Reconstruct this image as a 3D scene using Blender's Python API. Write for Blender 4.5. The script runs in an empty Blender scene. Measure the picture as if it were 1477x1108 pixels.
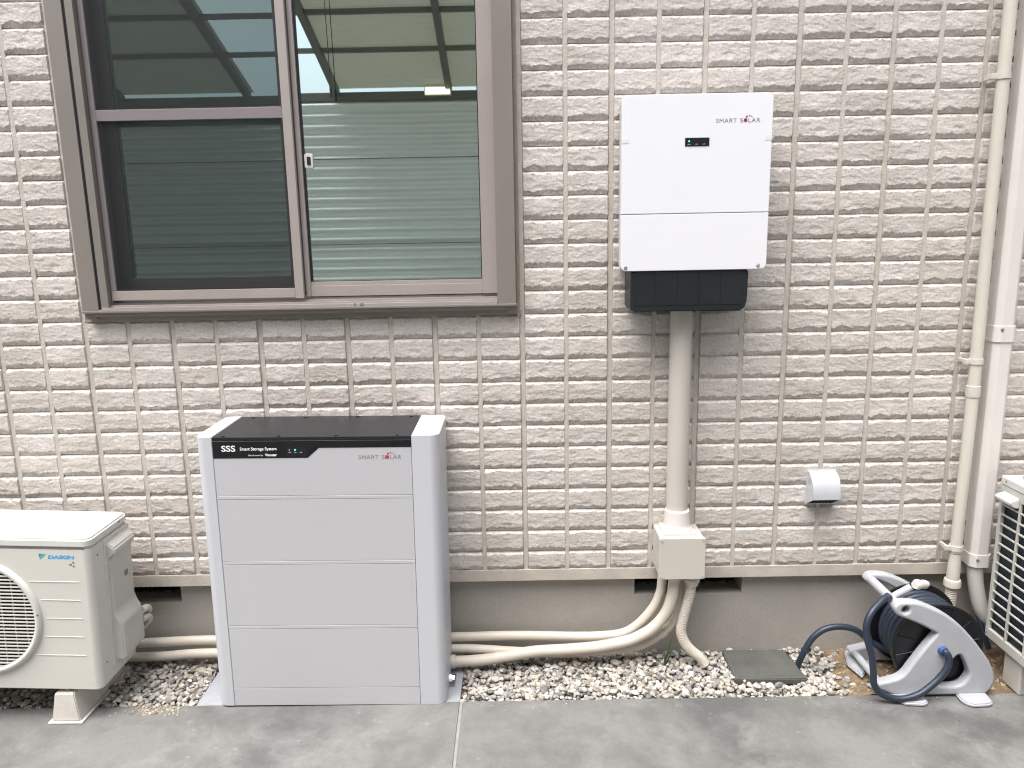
import bpy, bmesh, math, random
from mathutils import Vector, Matrix, noise
random.seed(7)
R = math.radians
S = bpy.context.scene
col = S.collection

# ------------------------------------------------------------ camera, sky, sun, exposure
G = -0.64                                   # top of the concrete path
yaw, pitch, roll = 0.0046, 0.1963, -0.0186
fw = Vector((-math.sin(yaw) * math.cos(pitch), math.cos(yaw) * math.cos(pitch), -math.sin(pitch)))
rt = Vector((math.cos(yaw), math.sin(yaw), 0)); up = rt.cross(fw)
r2 = rt * math.cos(roll) + up * math.sin(roll); u2 = up * math.cos(roll) - rt * math.sin(roll)
cam = bpy.data.cameras.new('camera'); co = bpy.data.objects.new('camera', cam); col.objects.link(co)
m = Matrix((r2, u2, -fw)).transposed().to_4x4(); m.translation = Vector((0.1204, -2.5455, 0.8845))
co.matrix_world = m
cam.sensor_width = 36; cam.lens = 1100 / 1477 * 36; cam.clip_start = 0.02; cam.clip_end = 500
S.camera = co
SUN_EL, SUN_AZ = 72, 225                    # azimuth of the direction towards the sun, degrees clockwise from +y
w = bpy.data.worlds.new('World'); S.world = w; w.use_nodes = True
nt = w.node_tree; sky = nt.nodes.new('ShaderNodeTexSky'); sky.sky_type = 'NISHITA'; sky.sun_disc = False
sky.sun_elevation = R(SUN_EL); sky.sun_rotation = R(SUN_AZ); sky.dust_density = 6; sky.air_density = 0.7; sky.ozone_density = 1.0
bg = nt.nodes['Background']; bg.inputs['Strength'].default_value = 0.14
hs_ = nt.nodes.new('ShaderNodeHueSaturation'); hs_.inputs['Saturation'].default_value = 0.45   # high thin cloud
nt.links.new(sky.outputs[0], hs_.inputs['Color']); nt.links.new(hs_.outputs[0], bg.inputs['Color'])
sl = bpy.data.lights.new('sun', 'SUN'); sl.energy = 2.4; sl.angle = R(55); sl.color = (1, 0.965, 0.92)
so = bpy.data.objects.new('sun', sl); col.objects.link(so)
sd = Vector((math.sin(R(SUN_AZ)) * math.cos(R(SUN_EL)), math.cos(R(SUN_AZ)) * math.cos(R(SUN_EL)), math.sin(R(SUN_EL))))
so.rotation_euler = sd.to_track_quat('Z', 'Y').to_euler(); so.location = sd * 20
S.view_settings.view_transform = 'Standard'; S.view_settings.look = 'None'
S.view_settings.exposure = 1.22
S.cycles.filter_width = 1.1; S.view_settings.gamma = 1; S.view_settings.use_curve_mapping = False

# ------------------------------------------------------------ materials
def mat(name, c, rough=0.5, metal=0.0, var=0.0, vscale=8.0, bump=0.0, bscale=200.0, spec=0.5, c2=None, detail=6, coat=0):
    m = bpy.data.materials.new(name); m.use_nodes = True
    n = m.node_tree.nodes; l = m.node_tree.links; b = n['Principled BSDF']
    b.inputs['Base Color'].default_value = (*c, 1); b.inputs['Roughness'].default_value = rough
    b.inputs['Metallic'].default_value = metal; b.inputs['Specular IOR Level'].default_value = spec
    b.inputs['Coat Weight'].default_value = coat
    g = n.new('ShaderNodeNewGeometry')
    if var or c2:
        t = n.new('ShaderNodeTexNoise'); t.inputs['Scale'].default_value = vscale; t.inputs['Detail'].default_value = detail
        t.inputs['Roughness'].default_value = 0.62
        l.new(g.outputs['Position'], t.inputs['Vector'])
        r = n.new('ShaderNodeValToRGB'); r.color_ramp.elements[0].position = 0.3; r.color_ramp.elements[1].position = 0.7
        c2 = c2 or tuple(x * (1 - var) for x in c)
        r.color_ramp.elements[0].color = (*c2, 1); r.color_ramp.elements[1].color = (*c, 1)
        l.new(t.outputs['Fac'], r.inputs['Fac']); l.new(r.outputs['Color'], b.inputs['Base Color'])
        mm = n.new('ShaderNodeMapRange'); mm.inputs['To Min'].default_value = max(0.05, rough - 0.08); mm.inputs['To Max'].default_value = min(1, rough + 0.08)
        l.new(t.outputs['Fac'], mm.inputs['Value']); l.new(mm.outputs[0], b.inputs['Roughness'])
    if bump:
        t = n.new('ShaderNodeTexNoise'); t.inputs['Scale'].default_value = bscale; t.inputs['Detail'].default_value = 4
        l.new(g.outputs['Position'], t.inputs['Vector'])
        bp = n.new('ShaderNodeBump'); bp.inputs['Strength'].default_value = bump; bp.inputs['Distance'].default_value = 0.002
        l.new(t.outputs['Fac'], bp.inputs['Height']); l.new(bp.outputs[0], b.inputs['Normal'])
    return m

def mix_rgb(n, l, fac, a, b, mode='MIX'):
    x = n.new('ShaderNodeMix'); x.data_type = 'RGBA'; x.blend_type = mode
    for s, v in ((x.inputs[0], fac), (x.inputs[6], a), (x.inputs[7], b)):
        if hasattr(v, 'links') or hasattr(v, 'is_linked'): l.new(v, s)
        elif isinstance(v, (int, float)): s.default_value = v
        else: s.default_value = (*v, 1)
    return x.outputs[2]

def brick_material():
    m = bpy.data.materials.new('split_face_brick'); m.use_nodes = True
    n = m.node_tree.nodes; l = m.node_tree.links; b = n['Principled BSDF']
    g = n.new('ShaderNodeNewGeometry'); P = g.outputs['Position']
    dv = n.new('ShaderNodeVectorMath'); dv.operation = 'DIVIDE'; dv.inputs[1].default_value = (0.147, 10, 0.07687); l.new(P, dv.inputs[0])
    fl = n.new('ShaderNodeVectorMath'); fl.operation = 'FLOOR'; l.new(dv.outputs[0], fl.inputs[0])
    wn = n.new('ShaderNodeTexWhiteNoise'); l.new(fl.outputs[0], wn.inputs['Vector'])
    base = mix_rgb(n, l, wn.outputs['Value'], (0.585, 0.545, 0.515), (0.635, 0.595, 0.57))
    t = n.new('ShaderNodeTexNoise'); t.inputs['Scale'].default_value = 5; t.inputs['Detail'].default_value = 5; l.new(P, t.inputs['Vector'])
    r = n.new('ShaderNodeValToRGB'); r.color_ramp.elements[0].position = 0.35; r.color_ramp.elements[1].position = 0.65
    r.color_ramp.elements[0].color = (0.86, 0.86, 0.84, 1); r.color_ramp.elements[1].color = (1, 1, 1, 1)
    l.new(t.outputs['Fac'], r.inputs['Fac']); c1 = mix_rgb(n, l, 1.0, base, r.outputs['Color'], 'MULTIPLY')
    # grain and dark specks
    t2 = n.new('ShaderNodeTexNoise'); t2.inputs['Scale'].default_value = 160; t2.inputs['Detail'].default_value = 5; l.new(P, t2.inputs['Vector'])
    r2_ = n.new('ShaderNodeValToRGB'); r2_.color_ramp.elements[0].position = 0.28; r2_.color_ramp.elements[1].position = 0.55
    r2_.color_ramp.elements[0].color = (0.66, 0.62, 0.57, 1); r2_.color_ramp.elements[1].color = (1, 1, 1, 1)
    l.new(t2.outputs['Fac'], r2_.inputs['Fac']); c2 = mix_rgb(n, l, 0.8, c1, r2_.outputs['Color'], 'MULTIPLY')
    # dirt gathered in broad irregular patches
    t3 = n.new('ShaderNodeTexNoise'); t3.inputs['Scale'].default_value = 45; t3.inputs['Detail'].default_value = 6; t3.inputs['Roughness'].default_value = 0.7; l.new(P, t3.inputs['Vector'])
    r3 = n.new('ShaderNodeValToRGB'); r3.color_ramp.elements[0].position = 0.60; r3.color_ramp.elements[1].position = 0.74
    r3.color_ramp.elements[0].color = (0, 0, 0, 1); r3.color_ramp.elements[1].color = (0.35, 0.35, 0.35, 1)
    l.new(t3.outputs['Fac'], r3.inputs['Fac']); c3 = mix_rgb(n, l, r3.outputs['Color'], c2, (0.27, 0.24, 0.19))
    l.new(c3, b.inputs['Base Color'])
    b.inputs['Roughness'].default_value = 0.42; b.inputs['Specular IOR Level'].default_value = 0.55
    tb = n.new('ShaderNodeTexNoise'); st = n.new('ShaderNodeVectorMath'); st.operation = 'MULTIPLY'; st.inputs[1].default_value = (0.45, 1, 1.0); l.new(P, st.inputs[0])
    tb.inputs['Scale'].default_value = 150; tb.inputs['Detail'].default_value = 7; tb.inputs['Roughness'].default_value = 0.65; l.new(st.outputs[0], tb.inputs['Vector'])
    bp = n.new('ShaderNodeBump'); bp.inputs['Strength'].default_value = 0.55; bp.inputs['Distance'].default_value = 0.003
    l.new(tb.outputs['Fac'], bp.inputs['Height']); l.new(bp.outputs[0], b.inputs['Normal'])
    return m

def concrete_material(name, c, dark, light, rough=0.6):
    m = bpy.data.materials.new(name); m.use_nodes = True
    n = m.node_tree.nodes; l = m.node_tree.links; b = n['Principled BSDF']
    g = n.new('ShaderNodeNewGeometry'); P = g.outputs['Position']
    def ns(sc, det, ro=0.6, dist=0.0):
        t = n.new('ShaderNodeTexNoise'); t.inputs['Scale'].default_value = sc; t.inputs['Detail'].default_value = det
        t.inputs['Roughness'].default_value = ro; t.inputs['Distortion'].default_value = dist; l.new(P, t.inputs['Vector']); return t.outputs['Fac']
    def ramp(f, a, bb, ca, cb):
        r = n.new('ShaderNodeValToRGB'); r.color_ramp.elements[0].position = a; r.color_ramp.elements[1].position = bb
        r.color_ramp.elements[0].color = (*ca, 1); r.color_ramp.elements[1].color = (*cb, 1); l.new(f, r.inputs['Fac']); return r.outputs['Color']
    a = ramp(ns(2.4, 9, 0.66, 0.1), 0.38, 0.58, dark, c)
    k = ramp(ns(4.0, 9, 0.75, 0.2), 0.50, 0.78, (0, 0, 0), (0.7, 0.7, 0.7))
    a = mix_rgb(n, l, k, a, light)
    s = ramp(ns(90, 6, 0.7), 0.25, 0.6, (0.8, 0.8, 0.78), (1, 1, 1))
    a = mix_rgb(n, l, 0.7, a, s, 'MULTIPLY')
    sp = ramp(ns(30, 2, 0.4), 0.73, 0.76, (0, 0, 0), (0.12, 0.12, 0.12))
    a = mix_rgb(n, l, sp, a, (0.62, 0.58, 0.53))
    l.new(a, b.inputs['Base Color']); b.inputs['Roughness'].default_value = rough
    tb = n.new('ShaderNodeTexNoise'); tb.inputs['Scale'].default_value = 70; tb.inputs['Detail'].default_value = 8; l.new(P, tb.inputs['Vector'])
    bp = n.new('ShaderNodeBump'); bp.inputs['Strength'].default_value = 0.35; bp.inputs['Distance'].default_value = 0.002
    l.new(tb.outputs['Fac'], bp.inputs['Height']); l.new(bp.outputs[0], b.inputs['Normal'])
    return m

def attr_material(name, rough=0.75, bump=0.4, bscale=350):
    m = mat(name, (0.5, 0.5, 0.5), rough, bump=bump, bscale=bscale)
    n = m.node_tree.nodes; l = m.node_tree.links
    a = n.new('ShaderNodeAttribute'); a.attribute_name = 'tint'
    t = n.new('ShaderNodeTexNoise'); t.inputs['Scale'].default_value = 120; t.inputs['Detail'].default_value = 5
    g = n.new('ShaderNodeNewGeometry'); l.new(g.outputs['Position'], t.inputs['Vector'])
    r = n.new('ShaderNodeValToRGB'); r.color_ramp.elements[0].position = 0.3; r.color_ramp.elements[1].position = 0.6
    r.color_ramp.elements[0].color = (0.72, 0.70, 0.66, 1); r.color_ramp.elements[1].color = (1, 1, 1, 1); l.new(t.outputs['Fac'], r.inputs['Fac'])
    l.new(mix_rgb(n, l, 1.0, a.outputs['Color'], r.outputs['Color'], 'MULTIPLY'), n['Principled BSDF'].inputs['Base Color'])
    return m

def glass_material(name, refl, tint, rough=0.0):
    m = bpy.data.materials.new(name); m.use_nodes = True
    n = m.node_tree.nodes; l = m.node_tree.links
    for x in list(n):
        if x.type != 'OUTPUT_MATERIAL': n.remove(x)
    out = [x for x in n if x.type == 'OUTPUT_MATERIAL'][0]
    gl = n.new('ShaderNodeBsdfGlossy'); gl.inputs['Roughness'].default_value = rough; gl.inputs['Color'].default_value = (*tint, 1)
    tr = n.new('ShaderNodeBsdfTransparent'); tr.inputs['Color'].default_value = (0.6, 0.68, 0.66, 1)
    g = n.new('ShaderNodeNewGeometry')
    t = n.new('ShaderNodeTexNoise'); t.inputs['Scale'].default_value = 2.2; t.inputs['Detail'].default_value = 1; l.new(g.outputs['Position'], t.inputs['Vector'])
    bp = n.new('ShaderNodeBump'); bp.inputs['Strength'].default_value = 0.05; bp.inputs['Distance'].default_value = 0.004
    l.new(t.outputs['Fac'], bp.inputs['Height']); l.new(bp.outputs[0], gl.inputs['Normal'])
    x = n.new('ShaderNodeMixShader'); x.inputs[0].default_value = refl
    l.new(tr.outputs[0], x.inputs[1]); l.new(gl.outputs[0], x.inputs[2]); l.new(x.outputs[0], out.inputs['Surface'])
    return m

def mesh_material(name, cover, c):
    m = bpy.data.materials.new(name); m.use_nodes = True
    n = m.node_tree.nodes; l = m.node_tree.links; b = n['Principled BSDF']
    b.inputs['Base Color'].default_value = (*c, 1); b.inputs['Roughness'].default_value = 0.7
    b.inputs['Alpha'].default_value = cover
    return m

M = dict(
    brick=brick_material(),
    joint=mat('siding_joint', (0.50, 0.455, 0.415), 0.6, var=0.15, vscale=14, bump=0.5, bscale=220),
    joint_strip=mat('siding_joint_strip', (0.53, 0.495, 0.45), 0.55, c2=(0.43, 0.395, 0.35), vscale=26, bump=0.8, bscale=140),
    drip=mat('siding_edge', (0.52, 0.475, 0.42), 0.65, var=0.25, vscale=10, bump=0.5, bscale=160),
    sealant=mat('sealant', (0.352, 0.317, 0.255), 0.7, var=0.3, vscale=16, bump=0.25),
    foundation=concrete_material('foundation_render', (0.335, 0.318, 0.292), (0.30, 0.285, 0.262), (0.37, 0.352, 0.325), 0.75),
    concrete=concrete_material('path_concrete', (0.185, 0.185, 0.181), (0.098, 0.101, 0.100), (0.30, 0.302, 0.298), 0.5),
    pad=concrete_material('pad_concrete', (0.35, 0.37, 0.41), (0.29, 0.31, 0.34), (0.42, 0.43, 0.45), 0.6),
    filler=mat('joint_filler', (0.27, 0.268, 0.26), 0.8, var=0.25, vscale=30, bump=0.4),
    soil=mat('sandy_soil', (0.25, 0.18, 0.11), 0.95, c2=(0.12, 0.085, 0.055), vscale=30, bump=1.0, bscale=260),
    ground=mat('bare_ground', (0.22, 0.18, 0.13), 0.95, c2=(0.14, 0.11, 0.08), vscale=3, bump=0.8, bscale=60),
    stone=attr_material('gravel_stone'),
    dark=mat('dark_void', (0.012, 0.011, 0.011), 0.9),
    bronze=mat('bronze_aluminium', (0.265, 0.24, 0.218), 0.34, 0.25, var=0.07, vscale=5, bump=0.05, bscale=500),
    bronze_d=mat('bronze_aluminium_deep', (0.13, 0.115, 0.12), 0.4, 0.2, var=0.1, vscale=6),
    sash=mat('rose_aluminium', (0.41, 0.365, 0.345), 0.32, 0.25, var=0.06, vscale=6, bump=0.04, bscale=500),
    screenbar=mat('screen_bar_aluminium', (0.24, 0.21, 0.215), 0.4, 0.2),
    rubber=mat('rubber_gasket', (0.012, 0.012, 0.013), 0.6),
    steel=mat('steel', (0.55, 0.55, 0.56), 0.3, 0.9),
    glass=glass_material('window_glass', 0.76, (0.84, 1.0, 0.95), 0.012),
    glass_in=glass_material('window_glass_behind_screen', 0.78, (0.74, 0.98, 0.92), 0.012),
    screen=mesh_material('insect_mesh', 0.52, (0.010, 0.014, 0.016)),
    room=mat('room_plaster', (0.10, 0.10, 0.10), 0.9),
    white=mat('white_powdercoat', (0.74, 0.75, 0.785), 0.38, var=0.02, vscale=3, bump=0.04, bscale=900),
    slate=mat('slate_grey_plastic', (0.012, 0.016, 0.020), 0.42, var=0.25, vscale=9, bump=0.08, bscale=600),
    silver=mat('light_grey_panel', (0.47, 0.475, 0.50), 0.5, var=0.025, vscale=2.5, bump=0.08, bscale=1200),
    trim=mat('pale_grey_extrusion', (0.51, 0.525, 0.565), 0.42, var=0.02, vscale=3, bump=0.05, bscale=900),
    black=mat('black_panel', (0.010, 0.010, 0.013), 0.3, var=0.2, vscale=8, bump=0.04, bscale=900),
    black_top=mat('black_top_plate', (0.015, 0.0165, 0.0215), 0.38, var=0.3, vscale=7, bump=0.1, bscale=900),
    ac=mat('ivory_sheet_metal', (0.585, 0.575, 0.535), 0.4, var=0.04, vscale=4, bump=0.06, bscale=700),
    ac_top=mat('ivory_lid_metal', (0.60, 0.60, 0.58), 0.38, var=0.05, vscale=5, bump=0.06, bscale=700),
    ac_plastic=mat('ivory_plastic', (0.50, 0.495, 0.465), 0.5, var=0.06, vscale=8, bump=0.1, bscale=500),
    foot=mat('foot_plastic', (0.585, 0.559, 0.516), 0.55, var=0.15, vscale=18, bump=0.2, bscale=300),
    fin=mat('heat_exchanger_fins', (0.02, 0.035, 0.055), 0.45, 0.3, var=0.5, vscale=60),
    cream=mat('cream_conduit', (0.575, 0.53, 0.465), 0.5, var=0.10, vscale=12, bump=0.12, bscale=300),
    cream_p=mat('cream_pvc', (0.575, 0.55, 0.485), 0.4, var=0.07, vscale=10, bump=0.05, bscale=400),
    box=mat('beige_box_plastic', (0.51, 0.495, 0.445), 0.45, var=0.05, vscale=7, bump=0.06, bscale=500),
    conduit=mat('beige_pvc_conduit', (0.51, 0.485, 0.44), 0.42, var=0.05, vscale=9),
    duct=mat('white_duct', (0.636, 0.611, 0.585), 0.4, var=0.05, vscale=7),
    hood=mat('painted_steel_hood', (0.62, 0.645, 0.70), 0.3, 0.35, var=0.05, vscale=12),
    reel=mat('grey_reel_plastic', (0.40, 0.415, 0.45), 0.45, var=0.12, vscale=16, bump=0.12, bscale=300),
    reel_b=mat('black_reel_plastic', (0.008, 0.009, 0.012), 0.38, var=0.3, vscale=25, bump=0.1, bscale=200),
    hose=mat('navy_hose', (0.022, 0.033, 0.056), 0.42, var=0.25, vscale=22, bump=0.15, bscale=300),
    conn=mat('blue_connector', (0.04, 0.07, 0.20), 0.4),
    cover=mat('charcoal_lid', (0.060, 0.062, 0.058), 0.7, c2=(0.095, 0.098, 0.088), vscale=14, bump=0.3, bscale=300),
    ink=mat('grey_ink', (0.16, 0.15, 0.16), 0.5), logo=mat('pale_grey_ink', (0.23, 0.22, 0.23), 0.5), red=mat('red_ink', (0.45, 0.03, 0.06), 0.5), plum=mat('plum_ink', (0.22, 0.03, 0.09), 0.5),
    blue=mat('blue_ink', (0.05, 0.36, 0.68), 0.4), teal=mat('teal_ink', (0.03, 0.42, 0.42), 0.4), whiteink=mat('white_ink', (0.85, 0.85, 0.85), 0.5),
    tape=mat('clear_tape', (0.70, 0.68, 0.67), 0.3),
    leaf=mat('weed_leaf', (0.05, 0.10, 0.03), 0.5, var=0.3, vscale=60),
    sheet=mat('pale_corrugated_sheet', (0.88, 0.90, 0.88), 0.5, var=0.05, vscale=2),
    roofsheet=mat('cream_roof_sheet', (0.34, 0.34, 0.31), 0.6, var=0.15, vscale=1.5),
    beam=mat('carport_beam', (0.16, 0.155, 0.14), 0.5),
    cord=mat('black_cord', (0.01, 0.01, 0.01), 0.6),
)
def emissive(name, c, s):
    m = mat(name, c, 0.4); b = m.node_tree.nodes['Principled BSDF']
    b.inputs['Emission Color'].default_value = (*c, 1); b.inputs['Emission Strength'].default_value = s; return m
M['glow'] = emissive('warm_glow', (1.0, 0.86, 0.62), 0.9)  # emission put in for the unidentified bright patch, source unknown
M['led'] = emissive('green_led', (0.05, 0.9, 0.35), 1.6)
# translucent roof sheet lets daylight through
_m = M['roofsheet']; _n = _m.node_tree.nodes; _l = _m.node_tree.links
_t = _n.new('ShaderNodeBsdfTranslucent'); _t.inputs['Color'].default_value = (0.75, 0.72, 0.58, 1)
_x = _n.new('ShaderNodeMixShader'); _x.inputs[0].default_value = 0.07
_o = [k for k in _n if k.type == 'OUTPUT_MATERIAL'][0]
_l.new(_n['Principled BSDF'].outputs[0], _x.inputs[1]); _l.new(_t.outputs[0], _x.inputs[2]); _l.new(_x.outputs[0], _o.inputs['Surface'])

# ------------------------------------------------------------ building helpers
def tag(o, label=None, cat=None, group=None, kind=None):
    if label: o['label'] = label
    if cat: o['category'] = cat
    if group: o['group'] = group
    if kind: o['kind'] = kind
    return o
def thing(name, label, cat, loc, rot=(0, 0, 0), group=None):
    o = bpy.data.objects.new(name, None); col.objects.link(o); o.location = loc; o.rotation_euler = rot
    o.empty_display_size = 0.05
    return tag(o, label, cat, group)
def world_loc(o):
    v = Vector((0, 0, 0))
    while o: v = v + o.location; o = o.parent
    return v

def catmull(pts, k=8, closed=False):
    P = [Vector(p) for p in pts]; n = len(P); out = []
    rng = range(n if closed else n - 1)
    for i in rng:
        if closed: a, b, c, d = P[(i - 1) % n], P[i], P[(i + 1) % n], P[(i + 2) % n]
        else:
            b, c = P[i], P[i + 1]; a = P[i - 1] if i else b * 2 - c; d = P[i + 2] if i + 2 < n else c * 2 - b
        for j in range(k):
            t = j / k
            out.append(0.5 * ((2 * b) + (c - a) * t + (2 * a - 5 * b + 4 * c - d) * t * t + (3 * b - a - 3 * c + d) * t ** 3))
    if not closed: out.append(P[-1])
    return out

class MB:
    def __init__(s): s.v = []; s.f = []
    def add(s, vs, fs):
        b = len(s.v); s.v += [tuple(x) for x in vs]; s.f += [tuple(i + b for i in f) for f in fs]; return s
    def addbm(s, bm):
        bm.verts.ensure_lookup_table(); bm.verts.index_update()
        s.add([v.co for v in bm.verts], [[v.index for v in f.verts] for f in bm.faces]); bm.free(); return s
    def box(s, x0, x1, y0, y1, z0, z1, r=0.0, seg=2, vr=None):
        bm = bmesh.new(); bmesh.ops.create_cube(bm, size=1)
        for v in bm.verts: v.co = ((x0 + x1) / 2 + v.co.x * (x1 - x0), (y0 + y1) / 2 + v.co.y * (y1 - y0), (z0 + z1) / 2 + v.co.z * (z1 - z0))
        if vr:   # larger radius on edges parallel to y (corner rounding seen from the front)
            ed = [e for e in bm.edges if abs((e.verts[0].co - e.verts[1].co).y) > 1e-6]
            bmesh.ops.bevel(bm, geom=ed, offset=vr, segments=6, affect='EDGES', profile=0.5)
        if r: 
            ed = [e for e in bm.edges if e.calc_face_angle(0) > 0.6]
            bmesh.ops.bevel(bm, geom=ed, offset=r, segments=seg, affect='EDGES', profile=0.5, clamp_overlap=True)
        return s.addbm(bm)
    def prism(s, poly, y0, y1, axis='y', r=0.0, seg=2):
        # polygon in the two remaining axes extruded along axis
        bm = bmesh.new()
        def mk(a, b, c): return {'y': (a, c, b), 'z': (a, b, c), 'x': (c, a, b)}[axis]
        A = [bm.verts.new(mk(a, b, y0)) for a, b in poly]; B = [bm.verts.new(mk(a, b, y1)) for a, b in poly]
        bm.faces.new(A); bm.faces.new(B[::-1]); n = len(poly)
        for i in range(n): bm.faces.new((A[i], B[i], B[(i + 1) % n], A[(i + 1) % n]))
        bmesh.ops.recalc_face_normals(bm, faces=bm.faces)
        if r: bmesh.ops.bevel(bm, geom=[e for e in bm.edges if e.calc_face_angle(0) > 0.35], offset=r, segments=seg, affect='EDGES', clamp_overlap=True)
        return s.addbm(bm)
    def tube(s, pts, r, n=14, closed=False, caps=True, rf=None):
        P = [Vector(p) for p in pts]; k = len(P); rings = []
        T = []
        for i in range(k):
            a = P[i - 1] if (i or closed) else P[i]; b = P[(i + 1) % k] if (i < k - 1 or closed) else P[i]
            T.append((b - a).normalized())
        nrm = T[0].orthogonal().normalized()
        for i in range(k):
            nrm = (nrm - T[i] * nrm.dot(T[i])).normalized(); bn = T[i].cross(nrm)
            rr = rf(i) if rf else r
            rings.append([P[i] + (nrm * math.cos(2 * math.pi * j / n) + bn * math.sin(2 * math.pi * j / n)) * rr for j in range(n)])
        vs = [v for ring in rings for v in ring]; fs = []
        for i in range(k if closed else k - 1):
            i2 = (i + 1) % k
            for j in range(n): fs.append((i * n + j, i * n + (j + 1) % n, i2 * n + (j + 1) % n, i2 * n + j))
        if caps and not closed:
            fs.append(tuple(range(n))[::-1]); fs.append(tuple((k - 1) * n + j for j in range(n)))
        return s.add(vs, fs)
    def lathe(s, c, d, prof, n=28):
        # prof: list of (distance along d, radius)
        d = Vector(d).normalized(); c = Vector(c); u = d.orthogonal().normalized(); w_ = d.cross(u); vs = []; fs = []
        for t, r in prof:
            for j in range(n): a = 2 * math.pi * j / n; vs.append(c + d * t + (u * math.cos(a) + w_ * math.sin(a)) * max(r, 1e-5))
        for i in range(len(prof) - 1):
            for j in range(n): fs.append((i * n + j, i * n + (j + 1) % n, (i + 1) * n + (j + 1) % n, (i + 1) * n + j))
        fs.append(tuple(range(n))[::-1]); fs.append(tuple((len(prof) - 1) * n + j for j in range(n)))
        return s.add(vs, fs)
    def build(s, name, m, parent=None, smooth=True, angle=32, **kw):
        me = bpy.data.meshes.new(name); off = world_loc(parent) if parent else Vector((0, 0, 0))
        me.from_pydata([(x - off.x, y - off.y, z - off.z) for x, y, z in s.v], [], s.f)
        bm = bmesh.new(); bm.from_mesh(me); bmesh.ops.recalc_face_normals(bm, faces=bm.faces); bm.to_mesh(me); bm.free()
        me.materials.append(m)
        if smooth:
            me.polygons.foreach_set('use_smooth', [True] * len(me.polygons)); me.set_sharp_from_angle(angle=R(angle))
        o = bpy.data.objects.new(name, me); col.objects.link(o)
        if smooth and len(me.polygons) < 60000:
            wm = o.modifiers.new('weighted_normals', 'WEIGHTED_NORMAL'); wm.keep_sharp = True; wm.weight = 80
        if parent: o.parent = parent
        return tag(o, **kw)

def lettering(s, x, z, y, W, H, m, parent, name='lettering', bold=0.0, shear=0.0, space=1.0, recess=0.0006):
    c = bpy.data.curves.new('t', 'FONT'); c.body = s; c.size = 1; c.offset = bold; c.shear = shear; c.space_character = space; c.resolution_u = 4
    o = bpy.data.objects.new('t', c); col.objects.link(o)
    me = bpy.data.meshes.new_from_object(o.evaluated_get(bpy.context.evaluated_depsgraph_get()))
    bpy.data.objects.remove(o)
    xs = [v.co.x for v in me.vertices]; zs = [v.co.y for v in me.vertices]
    sx = W / (max(xs) - min(xs)); sz = H / (max(zs) - min(zs)); off = world_loc(parent)
    for v in me.vertices: v.co = Vector((x + (v.co.x - min(xs)) * sx, y - recess, z + (v.co.y - min(zs)) * sz)) - off
    me.name = name; me.materials.clear(); me.materials.append(m)
    p = bpy.data.objects.new(name, me); col.objects.link(p); p.parent = parent
    return p
def dot(mb, x, z, y, r, n=20, k=0.0006):
    mb.add([(x + r * math.cos(2 * math.pi * i / n), y - k, z + r * math.sin(2 * math.pi * i / n)) for i in range(n)], [tuple(range(n))[::-1]])
def solar_logo(x, z, y, W, H, parent, ink, ink_plum=False):
    # SMART S(disc)LAR with four small dots over the disc
    u = W / 10.6
    lettering('SMART', x, z, y, u * 4.95, H, ink, parent, 'logo_lettering', space=1.1)
    lettering('S', x + u * 5.75, z, y, u * 0.75, H, ink, parent, 'logo_lettering')
    lettering('LAR', x + u * 7.75, z, y, u * 2.85, H, ink, parent, 'logo_lettering', space=1.1)
    d = MB(); cx = x + u * 7.05; dot(d, cx, z + H * 0.5, y, H * 0.48); dot(d, cx + H * 0.28, z + H * 1.38, y, H * 0.25)
    dot(d, cx + H * 0.95, z + H * 1.62, y, H * 0.18)
    dot(d, cx + H * 1.45, z + H * 1.5, y, H * 0.13); dot(d, cx + H * 1.85, z + H * 1.25, y, H * 0.10)
    d.build('logo_dots', M['plum'] if ink_plum else M['red'], parent, smooth=False)
def screw(mb, x, y, z, r, h=0.003):
    mb.lathe((x, y, z), (0, -1, 0), [(-0.002, r * 1.25), (h * 0.3, r * 1.25), (h * 0.35, r), (h, r * 0.85), (h * 1.05, r * 0.3), (h * 0.7, 0.0001)], 16)

# ------------------------------------------------------------ ground
gm = MB().add([(-150, -150, G - 0.12), (150, -150, G - 0.12), (150, 150, G - 0.12), (-150, 150, G - 0.12)], [(0, 1, 2, 3)])
gm.build('ground', M['ground'], kind='structure')
pm = MB(); pm.box(-9, -0.083, -4.3, -0.266, G - 0.1, G, 0.004); pm.box(-0.073, 9, -4.3, -0.266, G - 0.1, G, 0.004)
pm.build('path', M['concrete'], kind='structure')
MB().box(-0.083, -0.073, -4.3, -0.268, G - 0.09, G - 0.0025).build('path_joint', M['filler'], smooth=False, kind='structure')
MB().box(-0.962, -0.082, -0.2655, 0.029, G - 0.1, G - 0.001, 0.004).build('concrete_pad', M['pad'], kind='structure')
# soil bed between path and house
def soil_h(x, y):
    h = -0.668 + 0.006 * noise.noise((x * 9, y * 9, 1)) + 0.004 * noise.noise((x * 40, y * 40, 2))
    k = min(1, max(0, (x - 1.1) / 0.2)); h += k * (0.022 + 0.014 * noise.noise((x * 14, y * 14, 5)))
    return h
vs = []; fs = []; nx, ny = 560, 60
for i in range(nx + 1):
    for j in range(ny + 1):
        x = -4 + 8 * i / nx; y = -0.2662 + 0.30 * j / ny; vs.append((x, y, soil_h(x, y)))
for i in range(nx):
    for j in range(ny): a = i * (ny + 1) + j; fs.append((a, a + ny + 1, a + ny + 2, a + 1))
MB().add(vs, fs).build('soil', M['soil'], kind='structure')

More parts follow.
